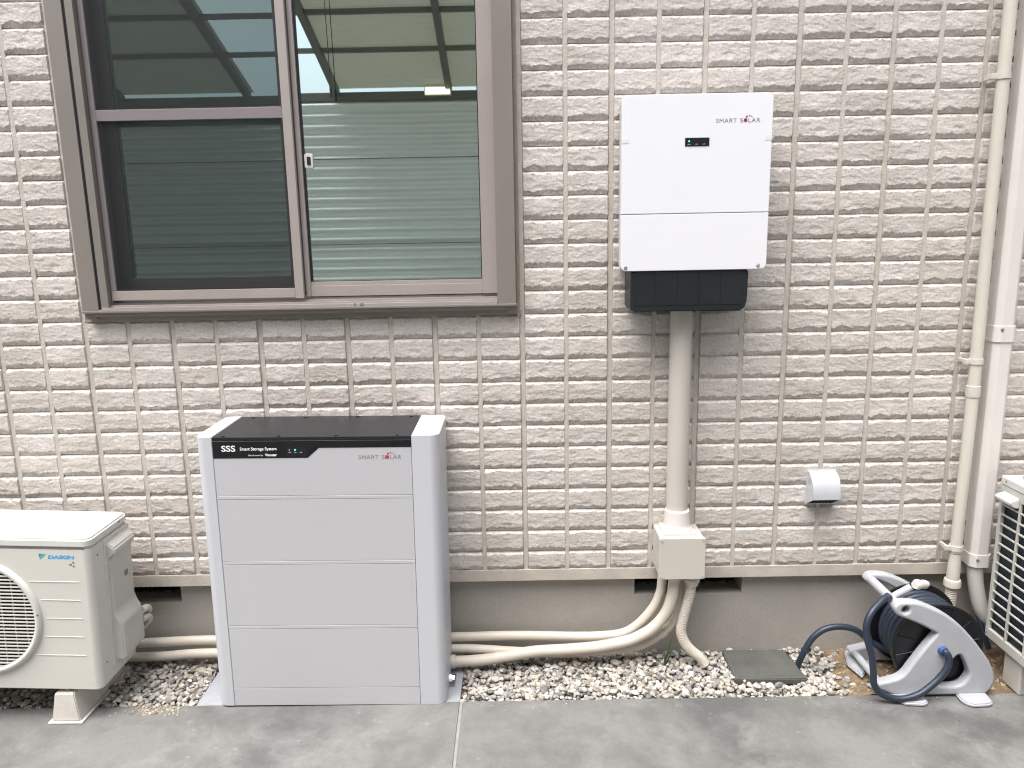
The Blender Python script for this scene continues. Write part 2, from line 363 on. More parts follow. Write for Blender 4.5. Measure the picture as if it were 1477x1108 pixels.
def stones(name, spots, parent=None):
    me = bpy.data.meshes.new(name); V = []; F = []; C = []
    bm = bmesh.new(); bmesh.ops.create_icosphere(bm, subdivisions=2, radius=1); bm.verts.index_update()
    bv = [v.co.copy() for v in bm.verts]; bf = [[v.index for v in f.verts] for f in bm.faces]; bm.free()
    for (x, y, z, r, c) in spots:
        q = Matrix.Rotation(random.uniform(0, 6.28), 3, Vector((random.gauss(0, 1), random.gauss(0, 1), random.gauss(0, 1))).normalized())
        sc = Vector((random.uniform(0.8, 1.35), random.uniform(0.75, 1.1), random.uniform(0.5, 0.85))); sd_ = random.uniform(0, 900)
        pl = [(Vector((random.gauss(0, 1), random.gauss(0, 1), random.gauss(0, 1))).normalized(), random.uniform(0.62, 0.9)) for _ in range(6)]
        b = len(V)
        for v in bv:
            p = v.copy()
            for nn, d in pl:
                k = p.dot(nn)
                if k > d: p -= nn * (k - d)
            p *= 1 + 0.10 * noise.noise(v * 2.1 + Vector((sd_, 0, 0)))
            p = q @ Vector((p.x * sc.x, p.y * sc.y, p.z * sc.z)) * r
            p.z = p.z * 0.8
            V.append((x + p.x, y + p.y, z + p.z))
        for f in bf: F.append((f[0] + b, f[1] + b, f[2] + b)); C.append(c)
    me.from_pydata(V, [], F); me.materials.append(M['stone'])
    at = me.color_attributes.new('tint', 'FLOAT_COLOR', 'CORNER'); buf = []
    for c in C: buf += [c[0], c[1], c[2], 1] * 3
    at.data.foreach_set('color', buf)
    me.polygons.foreach_set('use_smooth', [True] * len(me.polygons)); me.set_sharp_from_angle(angle=R(28))
    o = bpy.data.objects.new(name, me); col.objects.link(o); return o
def stone_color():
    k = random.random()
    if k < 0.12: b = random.uniform(0.56, 0.68); return (b, b * 0.98, b * 0.95)
    if k < 0.30: b = random.uniform(0.18, 0.30); return (b, b * 0.96, b * 0.92)
    if k < 0.48: b = random.uniform(0.36, 0.52); return (b, b * 0.90, b * 0.77)
    b = random.uniform(0.32, 0.52); return (b, b * 0.965, b * 0.91)
spots = []
def bed(x0, x1, fade=None):
    for layer, (z, st) in enumerate(((G - 0.024, 0.0165), (G - 0.011, 0.0165), (G - 0.001, 0.026))):
        x = x0
        while x < x1:
            y = -0.256
            while y < 0.025:
                px, py = x + random.uniform(-1, 1) * st * 0.5, y + random.uniform(-1, 1) * st * 0.5
                y += st
                if not (x0 < px < x1) or py < -0.258 or py > 0.022: continue
                if fade and random.random() < (px - fade[0] + 0.12 * noise.noise((px * 12, py * 12, 3)) - 0.35 * py * 0.4) / (fade[1] - fade[0]): continue
                r = random.choice((0.0075, 0.009, 0.0105, 0.012, 0.0135))
                if random.random() < 0.03: r = 0.0165
                heap = 0.016 * max(0, noise.noise((px * 5, py * 5, 9))) + 0.035 * max(0, (py + 0.08))
                if 0.858 < px < 1.10 and -0.188 < py < -0.002: 
                    if layer > 0: continue
                    heap = -0.012
                if py < -0.23: r *= 0.85; heap = -0.002
                spots.append((px, py, z + heap + random.uniform(-0.004, 0.004), r, stone_color()))
            x += st
bed(-2.2, -0.966); bed(-0.078, 1.34, (1.13, 1.30))
for _ in range(900):
    x = random.uniform(1.2, 2.3); y = random.uniform(-0.25, 0.02); b = random.uniform(0.25, 0.5)
    spots.append((x, y, soil_h(x, y) + 0.001, random.choice((0.002, 0.003, 0.004, 0.007)), (b * 0.9, b * 0.72, b * 0.52)))
tag(stones('gravel', spots), 'pale grey and white crushed stone gravel laid along the house foundation', 'gravel', kind='stuff')
sp2 = []
for _ in range(170):
    x = random.gauss(-1.08, 0.05); y = random.gauss(-0.292, 0.014)
    if y > -0.268: continue
    b = random.uniform(0.25, 0.55); sp2.append((x, y, G + 0.001, random.uniform(0.0015, 0.0045) if random.random() > 0.06 else 0.008, (b, b * 0.86, b * 0.68)))
for _ in range(60):
    x = random.uniform(-0.05, 1.9); y = -0.27 - abs(random.gauss(0, 0.03)); b = random.uniform(0.3, 0.6)
    sp2.append((x, y, G + 0.0005, random.uniform(0.001, 0.003), (b, b * 0.92, b * 0.82)))
for _ in range(24):
    x = random.gauss(1.57, 0.06); y = random.gauss(-0.40, 0.04); b = random.uniform(0.08, 0.3)
    sp2.append((x, y, G + 0.0005, random.uniform(0.001, 0.003), (b, b * 0.8, b * 0.7)))
tag(stones('grit', sp2), 'brown grit and small pebbles spilled on the concrete path beside the gravel', 'grit', kind='stuff')

# ------------------------------------------------------------ house
CP, RP = 0.147, 0.147 * 0.5229
house = thing('house', 'beige split-face brick house wall with bronze framed sliding window', 'house', (0, 0, G))
WX0, WX1, WZ0 = -1.322, 0.139, 8 * RP             # window hole (open upwards past the picture)
WTOP = 21 * RP + 0.62
siding = MB()
YB = 0.016
for (a, b, c, d) in ((-6, WX0, -0.31, 3.2), (WX1, 6, -0.31, 3.2), (WX0, WX1, -0.31, WZ0), (WX0, WX1, WTOP, 3.2)):
    siding.box(a, b, YB - 0.0060, YB + 0.02, c, d)
siding = siding.build('siding_wall', M['joint'], house, smooth=False)
# vertical joint strips between brick columns
js = MB()
for i in range(-18, 19):
    x = i * CP; odd = i % 2; wd = 0.0086 if odd else 0.0080; yf = 0.0055 if odd else 0.0016
    if i in range(-8, 1): ranges = [(-0.3, WZ0 - 0.002)]
    else: ranges = [(-0.3, 3.19)]
    if i == -9: x -= 0.0
    for z0, z1 in ranges:
        js.prism([(x - wd, YB - 0.001), (x - wd * 0.96, yf + 0.0010), (x - wd * 0.80, yf), (x + wd * 0.80, yf), (x + wd * 0.96, yf + 0.0010), (x + wd, YB - 0.001)], z0, z1, 'z')
js.build('joint_strips', M['joint_strip'], siding, kind='stuff')
# smooth bottom edge of the siding, overhanging the foundation
MB().box(-6, 6, 0.0, 0.034, -0.343, -0.2995, 0.0025).build('bottom_edge', M['drip'], siding)
MB().box(WX0 + 0.004, WX1 + 0.006, -0.0015, YB, WZ0 - 0.0015, WZ0 + 0.0155, 0.002).build('sealant_strip', M['sealant'], siding)
MB().box(0.1285, 0.1405, -0.002, YB, WZ0 - 0.01, WTOP, 0.002).build('sealant_strip', M['sealant'], siding)

def brick_mesh(seed, H):
    W = 0.1328; nu, nv = 54, 30; V = []; F = []; o = Vector((seed * 17.3, seed * 5.1, 0))
    def full(u, v):
        x, z = u * W, v * H
        h = 0.0165 + 0.0014 * noise.noise(Vector((x * 14, z * 22, 0)) + o) + 0.0009 * noise.noise(Vector((x * 60, z * 110, 3)) + o)
        h += 0.0013 * (round(2.2 * noise.noise(Vector((x * 22, z * 55, 7)) + o)) / 2.0)
        # ragged chips along the lower edge
        nb = 0.5 + 0.5 * noise.noise(Vector((x * 34, 0, 11)) + o) + 0.35 * noise.noise(Vector((x * 95, 0, 12)) + o)
        b = 0.0070 + 0.0145 * max(0, nb) ** 1.25
        if z < b:
            t = z / b; q = 0.0085 * (1 - t) ** 0.75
            q += 0.0020 * noise.noise(Vector((x * 90, z * 160, 21)) + o)
            h -= q
        nt_ = 0.5 + 0.5 * noise.noise(Vector((x * 40, 5, 31)) + o) + 0.3 * noise.noise(Vector((x * 120, 5, 32)) + o)
        tb = 0.0030 + 0.0100 * max(0, nt_) ** 1.5; zt = H - z
        if zt < tb: h -= 0.0082 * (1 - zt / tb) ** 0.85
        # occasional flake scar
        c = Vector((W * (0.5 + 0.4 * noise.noise(o + Vector((1, 2, 3)))), H * (0.35 + 0.25 * noise.noise(o + Vector((7, 2, 3)))), 0))
        d = Vector(((x - c.x) / 0.022, (z - c.y) / 0.010, 0)).length + 0.3 * noise.noise(Vector((x * 70, z * 70, 41)) + o)
        if seed % 2 and d < 1: h -= 0.0020 * (1 - d) ** 0.5
        e = min(x, W - x)
        eb = 0.0020 + 0.0018 * abs(noise.noise(Vector((z * 60, 3 if x > W / 2 else 8, 51)) + o))
        if e < eb: h -= 0.0050 * (1 - e / eb)
        return h
    for i in range(nu + 1):
        for j in range(nv + 1):
            u = i / nu; v = j / nv
            u = 0.5 - 0.5 * math.cos(math.pi * u) if False else u
            V.append(((u - 0.5) * W, -full(u, v), v * H))
    for i in range(nu):
        for j in range(nv): a = i * (nv + 1) + j; F.append((a, a + nv + 1, a + nv + 2, a + 1))
    # skirt back to the board
    per = [i * (nv + 1) for i in range(nu + 1)] + [nu * (nv + 1) + j for j in range(1, nv + 1)] + [i * (nv + 1) + nv for i in range(nu - 1, -1, -1)] + [j for j in range(nv - 1, 0, -1)]
    b = len(V)
    for k in per: V.append((V[k][0], 0.0005, V[k][2]))
    n = len(per)
    for k in range(n): F.append((per[k], b + k, b + (k + 1) % n, per[(k + 1) % n]))
    me = bpy.data.meshes.new('brick'); me.from_pydata(V, [], F)
    bm = bmesh.new(); bm.from_mesh(me); bmesh.ops.recalc_face_normals(bm, faces=bm.faces); bm.to_mesh(me); bm.free()
    me.materials.append(M['brick']); me.polygons.foreach_set('use_smooth', [True] * len(me.polygons)); me.set_sharp_from_angle(angle=R(38))
    return me
full_b = [brick_mesh(s, RP - 0.0030) for s in range(20)]
low_b = [brick_mesh(40 + s, 0.88 * RP - 0.003) for s in range(8)]
cells = []
for c in range(-14, 14):
    for r in range(-24, 4):
        if -9 <= c <= 0 and r < -8: continue
        if c == 0 and False: continue
        x = (c + 0.5) * CP + (0.0012 if c % 2 else -0.0012); z = -(r + 1) * RP + 0.0018
        low = r == 3
        if low: z = -0.2995 + 0.001
        x_, z_ = x - 0.1204, z - 0.25
        cells.append((x_ * x_ + (z_ * 1.2) ** 2, c, r, x, z, low))
cells.sort()
loff = world_loc(siding); field = MB()
rb = random.Random(3)
for k, (_, c, r, x, z, low) in enumerate(cells):
    pool = low_b if low else full_b
    me = pool[rb.randrange(len(pool))]; dy = YB + rb.uniform(-0.0008, 0.0008)
    if k < 300:
        o = bpy.data.objects.new('brick', me); col.objects.link(o); o.parent = siding; o.location = Vector((x, dy, z)) - loff
    else:
        field.add([(v.co.x + x, v.co.y + dy, v.co.z + z) for v in me.vertices], [tuple(p.vertices) for p in me.polygons])
field.build('bricks', M['brick'], siding, angle=38, kind='stuff')

# foundation with two vent slots
fm = MB(); YF = 0.032
xs = [(-6, -1.50), (-1.112, 0.540), (0.930, 6)]
fm.box(-6, 6, YF, YF + 0.12, -0.80, -0.418)
for a, b in xs: fm.box(a, b, YF, YF + 0.12, -0.418, -0.31)
fd = fm.build('foundation', M['foundation'], house, smooth=False)
for a, b in ((-1.50, -1.112), (0.540, 0.930)):
    v = MB(); v.box(a, b, YF + 0.10, YF + 0.12, -0.418, -0.31)
    for k in range(9): xx = a + 0.02 + k * 0.042; v.box(xx, xx + 0.006, YF + 0.085, YF + 0.095, -0.418, -0.32)
    v.build('vent_slot', M['dark'], fd, smooth=False)
# eaves and roof block above the picture, inner room
MB().box(-6, 6, -0.35, 4, 3.2, 3.3).build('roof', M['bronze_d'], house, smooth=False)
rm = MB()
rm.box(-1.6, 0.4, 2.2, 2.25, 0.2, 2.5); rm.box(-1.65, -1.6, 0.12, 2.2, 0.2, 2.5); rm.box(0.4, 0.45, 0.12, 2.2, 0.2, 2.5)
rm.box(-1.6, 0.4, 0.12, 2.2, 0.15, 0.2); rm.box(-1.6, 0.4, 0.12, 2.2, 2.5, 2.55)
rm.box(-1.6, WX0, 0.1, 0.12, 0.2, 2.5); rm.box(WX1, 0.4, 0.1, 0.12, 0.2, 2.5); rm.box(WX0, WX1, 0.1, 0.12, 0.2, WZ0)
rm.box(WX0, WX1, 0.1, 0.12, WTOP, 2.5)
rm.build('room', M['room'], house, smooth=False)
MB().box(-6, 6, 0.15, 4, -0.31, 0.14).build('inner_floor', M['room'], house, smooth=False)

# window, a part of the house; its pieces are sub-parts
win = MB()
T = WTOP
win.box(-1.300, -1.2455, -0.040, 0.10, 0.655, T, 0.002)                                   # left outer jamb
win.box(0.066, 0.1275, -0.040, 0.10, 0.646, T, 0.002)                                     # right outer jamb
win.box(0.1275, 0.1320, -0.020, 0.10, 0.622, T, 0.001)
win.box(-1.300, 0.130, -0.046, 0.05, 0.648, 0.6555, 0.0015)                               # sill lip
win.box(-1.268, 0.108, -0.036, 0.05, 0.635, 0.648, 0.0015)
win.box(-1.300, -1.26, -0.030, 0.05, 0.627, 0.648, 0.0015); win.box(0.100, 0.132, -0.030, 0.05, 0.624, 0.648, 0.0015)
win.box(-1.268, 0.100, -0.012, 0.05, 0.622, 0.635, 0.001)
win.box(-1.300, 0.1275, -0.040, 0.10, T - 0.03, T + 0.03, 0.002)
window = win.build('window', M['bronze'], house)
tr = MB()
for (y0, y1, z1) in ((-0.0445, -0.0400, 0.6655), (-0.024, -0.020, 0.671), (-0.0035, 0.0005, 0.677), (0.016, 0.020, 0.684), (0.040, 0.044, 0.69)):
    tr.box(-1.232, 0.066, y0, y1, 0.655, z1, 0.001)
tr.box(-1.2455, 0.066, -0.0395, 0.09, 0.6556, 0.6590)
tr.build('sill_track', M['sash'], window)
MB().box(-1.2455, -1.238, -0.034, 0.09, 0.657, T - 0.03).build('gasket', M['rubber'], window, smooth=False)
ij = MB(); ij.box(-1.238, -1.213, -0.036, 0.09, 0.658, T - 0.03, 0.0015); ij.box(-1.213, -1.209, -0.012, 0.09, 0.658, T - 0.03, 0.001)
ij.build('inner_jamb', M['bronze'], window)
# right glass sash
YS = 0.012
rs = MB()
rs.box(0.0165, 0.066, YS - 0.006, YS + 0.024, 0.686, T - 0.03, 0.002)
rs.box(-0.5720, -0.5560, YS - 0.003, YS + 0.024, 0.686, T - 0.03, 0.0015)
rs.box(-0.5560, 0.0165, YS - 0.001, YS + 0.024, 0.686, 0.7215, 0.0015); rs.box(-0.5560, 0.0165, YS + 0.003, YS + 0.024, 0.7215, 0.7345, 0.001)
rs.build('sash_frame', M['sash'], window)
gk = MB(); gk.box(-0.5560, -0.5490, YS + 0.006, YS + 0.018, 0.7345, T - 0.03); gk.box(0.0130, 0.0165, YS + 0.006, YS + 0.018, 0.7345, T - 0.03)
gk.box(-0.549, 0.013, YS + 0.006, YS + 0.018, 0.7345, 0.7365)
gk.build('gasket', M['rubber'], window, smooth=False)
MB().box(-0.549, 0.013, YS + 0.010, YS + 0.014, 0.7365, T - 0.03).build('glass_pane', M['glass'], window, smooth=False)
lt = MB(); lt.box(-0.5500, -0.5220, YS + 0.002, YS + 0.0095, 1.100, 1.146, 0.003, vr=0.006); lt.build('latch', M['duct'], window)
MB().box(-0.5410, -0.5290, YS - 0.0005, YS + 0.003, 1.110, 1.136, 0.001, vr=0.003).build('latch_slot', M['slate'], window)
# left glass sash, deeper
YL = 0.050
ls = MB(); ls.box(-1.213, -1.170, YL, YL + 0.026, 0.70, T - 0.03, 0.002); ls.box(-0.63, -0.570, YL, YL + 0.026, 0.70, T - 0.03, 0.002)
ls.box(-1.17, -0.63, YL, YL + 0.026, 0.70, 0.755, 0.002); ls.build('sash_frame', M['bronze_d'], window)
MB().box(-1.17, -0.63, YL + 0.010, YL + 0.014, 0.755, T - 0.03).build('glass_pane', M['glass_in'], window, smooth=False)
# insect screen sash in front
YC = -0.016
sc = MB(); sc.box(-0.6020, -0.5735, YC, YC + 0.016, 0.683, T - 0.03, 0.0015)
sc.box(-1.2090, -0.6020, YC, YC + 0.014, 0.686, 0.7175, 0.0015)
sc.build('screen_frame', M['sash'], window)
sc = MB(); sc.box(-1.2090, -1.192, YC, YC + 0.016, 0.7175, T - 0.03, 0.0015); sc.box(-1.192, -0.6020, YC, YC + 0.014, 1.253, 1.287, 0.0015)
sc.build('screen_bar', M['screenbar'], window)
sc = MB(); sc.box(-1.192, -0.6055, YC + 0.003, YC + 0.010, 0.7175, 0.7225); sc.box(-0.6055, -0.6020, YC + 0.003, YC + 0.010, 0.7175, T - 0.03)
sc.build('gasket', M['rubber'], window, smooth=False)
MB().add([(-1.192, YC + 0.009, 0.7225), (-0.6055, YC + 0.009, 0.7225), (-0.6055, YC + 0.009, T - 0.03), (-1.192, YC + 0.009, T - 0.03)], [(0, 1, 2, 3)]).build('screen_mesh', M['screen'], window, smooth=False)
wb = MB(); wb.box(-0.405, -0.398, -0.046, -0.036, 0.6575, 0.6675, 0.001); wb.box(-0.385, -0.373, -0.046, -0.036, 0.6575, 0.6675, 0.001)
wb.build('track_stopper', M['steel'], window)
# pull cord hanging in front of the glass
cord = thing('pull_cord', 'thin black pull cord with small toggle hanging in front of the window glass', 'cord', (-0.444, -0.012, 1.31))
MB().tube(catmull([(-0.452, -0.012, 2.12), (-0.449, -0.012, 1.75), (-0.446, -0.012, 1.50), (-0.4445, -0.012, 1.345)], 6), 0.0013, 8).build('string', M['cord'], cord)
MB().lathe((-0.4445, -0.012, 1.348), (0.02, 0, -1), [(0, 0.0015), (0.004, 0.0035), (0.018, 0.0042), (0.024, 0.003), (0.034, 0.0035), (0.038, 0.001)], 12).build('toggle', M['cord'], cord)

# ------------------------------------------------------------ opposite side of the alley (seen in the glass)
fence = thing('corrugated_wall', 'pale corrugated sheet wall of the carport facing the house across the path', 'wall', (0, -4.0, G))
vs = []; fs = []; nz = 400
zs_ = [G + (1.965 - G) * k / nz for k in range(nz + 1)]
for k, z in enumerate(zs_):
    ph = (z % 0.083) / 0.083; d = 0.024 * math.tanh(1.6 * math.sin(2 * math.pi * ph))
    vs += [(-8, -4.0 + d, z), (8, -4.0 + d, z)]
for k in range(nz): fs.append((2 * k, 2 * k + 1, 2 * k + 3, 2 * k + 2))
MB().add(vs, fs).build('sheet', M['sheet'], fence, angle=60)
bk = MB(); bk.box(-8, 8, -4.06, -4.03, G, 1.965); bk.box(-8, 8, -4.05, -3.99, 1.965, 2.03); bk.build('backing', M['beam'], fence, smooth=False)
sm = MB(); sm.box(-8, 8, -3.984, -3.976, 1.505, 1.512); sm.box(-8, 8, -3.984, -3.976, 0.805, 0.812); sm.build('seam', M['beam'], fence, smooth=False)
roof = thing('carport_roof', 'cream translucent lean-to roof on dark rafters above the corrugated wall', 'roof', (0, -4.0, 2.0))
def zr(y): return 2.0 + (y + 4.0) * 0.36
for (a, b) in ((-8, -2.0), (-1.30, 8)):
    vs = []; fs = []; n = 260
    for k in range(n + 1):
        y = -4.0 + 1.28 * k / n; vs += [(a, y, zr(y) + 0.06 + 0.006 * math.sin(k / n * 1.28 / 0.032 * 6.283)), (b, y, zr(y) + 0.06 + 0.006 * math.sin(k / n * 1.28 / 0.032 * 6.283))]
    for k in range(n): fs.append((2 * k, 2 * k + 1, 2 * k + 3, 2 * k + 2))
    MB().add(vs, fs).build('roof_sheet', M['roofsheet'], roof, angle=80)
for x in (-4.2, -3.1, -2.05, -1.30, -0.38, 0.7, 1.8, 3.0):
    b = MB(); v = [(x - 0.025, -4, zr(-4)), (x + 0.025, -4, zr(-4)), (x + 0.025, -2.72, zr(-2.72)), (x - 0.025, -2.72, zr(-2.72))]
    v += [(p[0], p[1], p[2] + 0.05) for p in v]; b.add(v, [(0, 1, 2, 3), (7, 6, 5, 4), (0, 4, 5, 1), (1, 5, 6, 2), (2, 6, 7, 3), (3, 7, 4, 0)])
    b.build('rafter', M['beam'], roof, smooth=False)
for y in (-3.45, -3.02, -2.75):
    MB().box(-8, 8, y - 0.018, y + 0.018, zr(y) + 0.018, zr(y) + 0.05).build('purlin', M['beam'], roof, smooth=False)

glow = thing('bright_patch_box', 'added glowing box standing in for an unidentified warm bright patch reflected in the window', 'glow', (-0.46, -3.96, 2.0))  # glowing stand-in, added to give the unexplained bright spot in the glass
MB().box(-0.58, -0.36, -3.985, -3.93, 1.985, 2.06, 0.006).build('glow_box_body', M['duct'], glow)
MB().box(-0.57, -0.37, -3.929, -3.918, 1.992, 2.045, 0.003).build('glow_face', M['glow'], glow)

# ------------------------------------------------------------ wall mounted inverter
inv = thing('inverter', 'white wall-mounted solar inverter box with dark cable cover underneath', 'inverter', (0.68, 0, 0.63))
def tapered(mb, x0, x1, z0, z1, yb, yf, cr, er, back_in=0.006):
    mb.box(x0, x1, yf, yb, z0, z1, er, 4, vr=cr)
def arc(cx, cz, r, a0, a1, k=7): return [(cx + r * math.cos(R(a0 + (a1 - a0) * i / k)), cz + r * math.sin(R(a0 + (a1 - a0) * i / k))) for i in range(k + 1)]
ix0, ix1, iz0, izm, iz1, cr = 0.4545, 0.9055, 0.7585, 0.9314, 1.2795, 0.017
MB().prism([(ix0, izm + 0.0007)] + [(ix1, izm + 0.0007)] + arc(ix1 - cr, iz1 - cr, cr, 0, 90) + arc(ix0 + cr, iz1 - cr, cr, 90, 180), -0.150, -0.112, 'y', 0.0016, 3).build('front_shell', M['white'], inv)
MB().prism([(ix1, izm - 0.0007), (ix0, izm - 0.0007)] + arc(ix0 + cr, iz0 + cr, cr, 180, 270) + arc(ix1 - cr, iz0 + cr, cr, 270, 360), -0.150, -0.112, 'y', 0.0016, 3).build('lower_cover', M['white'], inv)
MB().box(0.4640, 0.8960, -0.1450, -0.015, 0.77, 1.27, 0.004).build('chassis', M['silver'], inv, smooth=False)
b = MB()
b.prism([(0.4865, 0.7575), (0.4865, 0.640), (0.4935, 0.6315), (0.828, 0.6295), (0.843, 0.635), (0.8515, 0.652), (0.8535, 0.680), (0.8535, 0.7575)], -0.143, -0.012, 'y', 0.004, 3)
b.build('cable_cover', M['slate'], inv)
for k in range(5):
    xa = 0.4985 + k * 0.0675
    MB().box(xa, xa + 0.0655, -0.1442, -0.1405, 0.650, 0.7560, 0.0010).build('cover_rib', M['slate'], inv)
MB().box(0.6440, 0.7170, -0.1515, -0.1495, 1.1290, 1.1535, 0.0006, vr=0.001).build('display', M['black'], inv)
d = MB(); dot(d, 0.6560, 1.1435, -0.1515, 0.0022); d.build('led', M['led'], inv, smooth=False)
for k, s in enumerate(('RUN', 'LINK', 'ALARM')): lettering(s, 0.652 + k * 0.0235 - 0.001 * k, 1.1335, -0.1515, 0.0075, 0.0022, M['ink'] if 0 else M['whiteink'], inv)
solar_logo(0.7355, 1.1955, -0.1500, 0.1325, 0.0115, inv, M['logo'], True)
b = MB(); screw(b, 0.4690, -0.150, 0.7695, 0.0045); screw(b, 0.8800, -0.150, 0.7700, 0.0045); b.build('screw', M['steel'], inv)
b = MB(); b.box(0.4550, 0.4740, -0.1508, -0.1300, 1.141, 1.1535); b.box(0.8850, 0.9060, -0.1508, -0.1300, 1.143, 1.1565); b.build('tape', M['tape'], inv, smooth=False)

# conduit pipe
cd = thing('conduit_pipe', 'wide beige plastic conduit running down from the inverter to the junction box', 'pipe', (0.668, -0.045, -0.13))
MB().lathe((0.6690, -0.046, -0.08), (0, 0, 1), [(0, 0.0365), (0.74, 0.0365)], 40).build('tube', M['conduit'], cd)
MB().lathe((0.6690, -0.054, -0.128), (0, 0, 1), [(0, 0.052), (0.004, 0.053), (0.010, 0.0475), (0.022, 0.0445), (0.066, 0.0425), (0.068, 0.041), (0.068, 0.037)], 40).build('socket', M['duct'], cd)
# junction box
jb = thing('junction_box', 'square beige junction box on the wall edge under the wide conduit', 'electrical box', (0.672, 0, -0.28))
MB().box(0.5975, 0.7480, -0.128, -0.001, -0.2775, -0.1345, 0.004, 3, vr=0.005).build('body', M['box'], jb)
MB().box(0.5945, 0.7505, -0.1395, -0.1275, -0.2800, -0.1320, 0.0025, 3, vr=0.005).build('lid', M['box'], jb)
MB().box(0.6150, 0.7240, -0.108, -0.006, -0.1346, -0.1270, 0.002, 3).build('gland_plate', M['duct'], jb)
b = MB()
for x in (0.6035, 0.7415):
    for z in (-0.1415, -0.2705): screw(b, x, -0.1395, z, 0.0028, 0.002)
b.build('screw', M['steel'], jb)

# flexible conduits
G_C = 'cream flexible conduits below the junction box'
def cond(name, label, pts, r, conn=None, ribs=0.0, k=10):
    P = catmull(pts, k); o = thing(name, label, 'conduit', pts[0], group=G_C)
    MB().tube(P, r, 18, rf=(lambda i: r + (ribs if i % 2 else -ribs)) if ribs else None).build('tube', M['cream'], o)
    return o
a = cond('flexible_conduit', 'uppermost cream conduit curving behind the others to run along the foundation', [(0.625, -0.05, -0.278), (0.624, -0.045, -0.334), (0.620, -0.04, -0.376), (0.597, -0.035, -0.435), (0.549, -0.030, -0.498), (0.495, -0.025, -0.537), (0.42, -0.018, -0.552), (0.32, -0.012, -0.556), (0.096, -0.008, -0.551), (-0.129, -0.008, -0.553), (-0.5, -0.008, -0.552), (-1.0, -0.010, -0.548), (-1.18, -0.010, -0.553), (-1.36, -0.01, -0.56)], 0.0165)
b_ = cond('flexible_conduit', 'thick front cream conduit bending from the junction box to the grey battery cabinet', [(0.657, -0.09, -0.278), (0.656, -0.088, -0.323), (0.652, -0.086, -0.37), (0.632, -0.082, -0.433), (0.59, -0.078, -0.49), (0.537, -0.075, -0.526), (0.488, -0.075, -0.544), (0.39, -0.075, -0.562), (0.292, -0.078, -0.568), (0.169, -0.08, -0.573), (0.07, -0.084, -0.587), (-0.004, -0.086, -0.598), (-0.078, -0.088, -0.602), (-0.14, -0.088, -0.603)], 0.0195)
MB().lathe((-0.108, -0.088, -0.6025), (-1, 0, 0), [(0, 0.0205), (0.001, 0.0235), (0.013, 0.0235), (0.014, 0.0215), (0.03, 0.0215)], 24).build('connector', M['cream_p'], b_)
MB().lathe((0.657, -0.09, -0.303), (0, 0, 1), [(0, 0.0215), (0.002, 0.0245), (0.024, 0.0245)], 24).build('connector', M['cream_p'], b_)
c_ = cond('flexible_conduit', 'lowest cream conduit lying on the gravel behind the front one', [(0.690, -0.045, -0.278), (0.692, -0.045, -0.365), (0.686, -0.045, -0.439), (0.669, -0.045, -0.486), (0.64, -0.045, -0.518), (0.591, -0.045, -0.555), (0.543, -0.045, -0.578), (0.493, -0.045, -0.588), (0.394, -0.045, -0.597), (0.244, -0.045, -0.602), (0.095, -0.040, -0.595), (-0.005, -0.034, -0.590), (-0.129, -0.030, -0.587), (-0.5, -0.03, -0.590), (-1.0, -0.03, -0.588), (-1.18, -0.03, -0.598), (-1.36, -0.03, -0.60)], 0.0165)
MB().lathe((0.640, -0.045, -0.518), (-0.6, 0, -0.5), [(0, 0.0168), (0.001, 0.0195), (0.028, 0.0195), (0.029, 0.0168)], 22).build('connector', M['cream'], c_)
d_ = cond('flexible_conduit', 'short ribbed cream conduit dropping from the junction box into the gravel', [(0.718, -0.09, -0.29), (0.714, -0.088, -0.353), (0.703, -0.084, -0.41), (0.692, -0.082, -0.462), (0.688, -0.08, -0.505), (0.702, -0.08, -0.547), (0.727, -0.08, -0.58), (0.757, -0.08, -0.606), (0.775, -0.08, -0.635)], 0.0175, ribs=0.0007, k=14)
MB().lathe((0.718, -0.09, -0.325), (0, 0, 1), [(0, 0.0185), (0.002, 0.0215), (0.012, 0.0225), (0.014, 0.0265), (0.026, 0.0275), (0.03, 0.024), (0.047, 0.024)], 24).build('connector', M['cream_p'], d_)

# vent hood
hd = thing('vent_hood', 'small silver quarter-round vent hood on the wall right of the junction box', 'vent', (1.18, 0, -0.066))
prof = [(0.0, 0.0535)] + [(-0.062 * math.sin(t * math.pi / 2 / 10), -0.026 + 0.0795 * math.cos(t * math.pi / 2 / 10)) for t in range(1, 11)] + [(-0.0625, -0.0330), (0.0, -0.0700)]
b = MB(); x0, x1 = 1.133, 1.2255; n = len(prof)
# curved shell: outer and inner skin
inner = [(y * 0.94 - 0.0 if i else 0.0, z - (0.0025 if i < n - 2 else 0)) for i, (y, z) in enumerate(prof)]
out = prof[:-1]
vs = [(x0, y, z) for y, z in out] + [(x1, y, z) for y, z in out] + [(x0, min(0, y + 0.0025), z - 0.002) for y, z in out] + [(x1, min(0, y + 0.0025), z - 0.002) for y, z in out]
k = len(out); fs = []
for i in range(k - 1): fs += [(i, k + i, k + i + 1, i + 1), (2 * k + i, 2 * k + i + 1, 3 * k + i + 1, 3 * k + i)]
fs += [(k - 1, 2 * k - 1, 4 * k - 1, 3 * k - 1)]
b.add(vs, fs)
b.prism(prof, x0 - 0.0015, x0 + 0.001, 'x'); b.prism(prof, x1 - 0.001, x1 + 0.0015, 'x')
b.build('hood_shell', M['hood'], hd, angle=40)
MB().box(x0 - 0.004, x1 + 0.006, -0.003, 0.006, -0.071, 0.056, 0.001).build('back_plate', M['hood'], hd)
b = MB(); b.prism([(-0.058, -0.034), (-0.003, -0.066), (-0.003, -0.062), (-0.058, -0.030)], x0 + 0.001, x1 - 0.001, 'x')
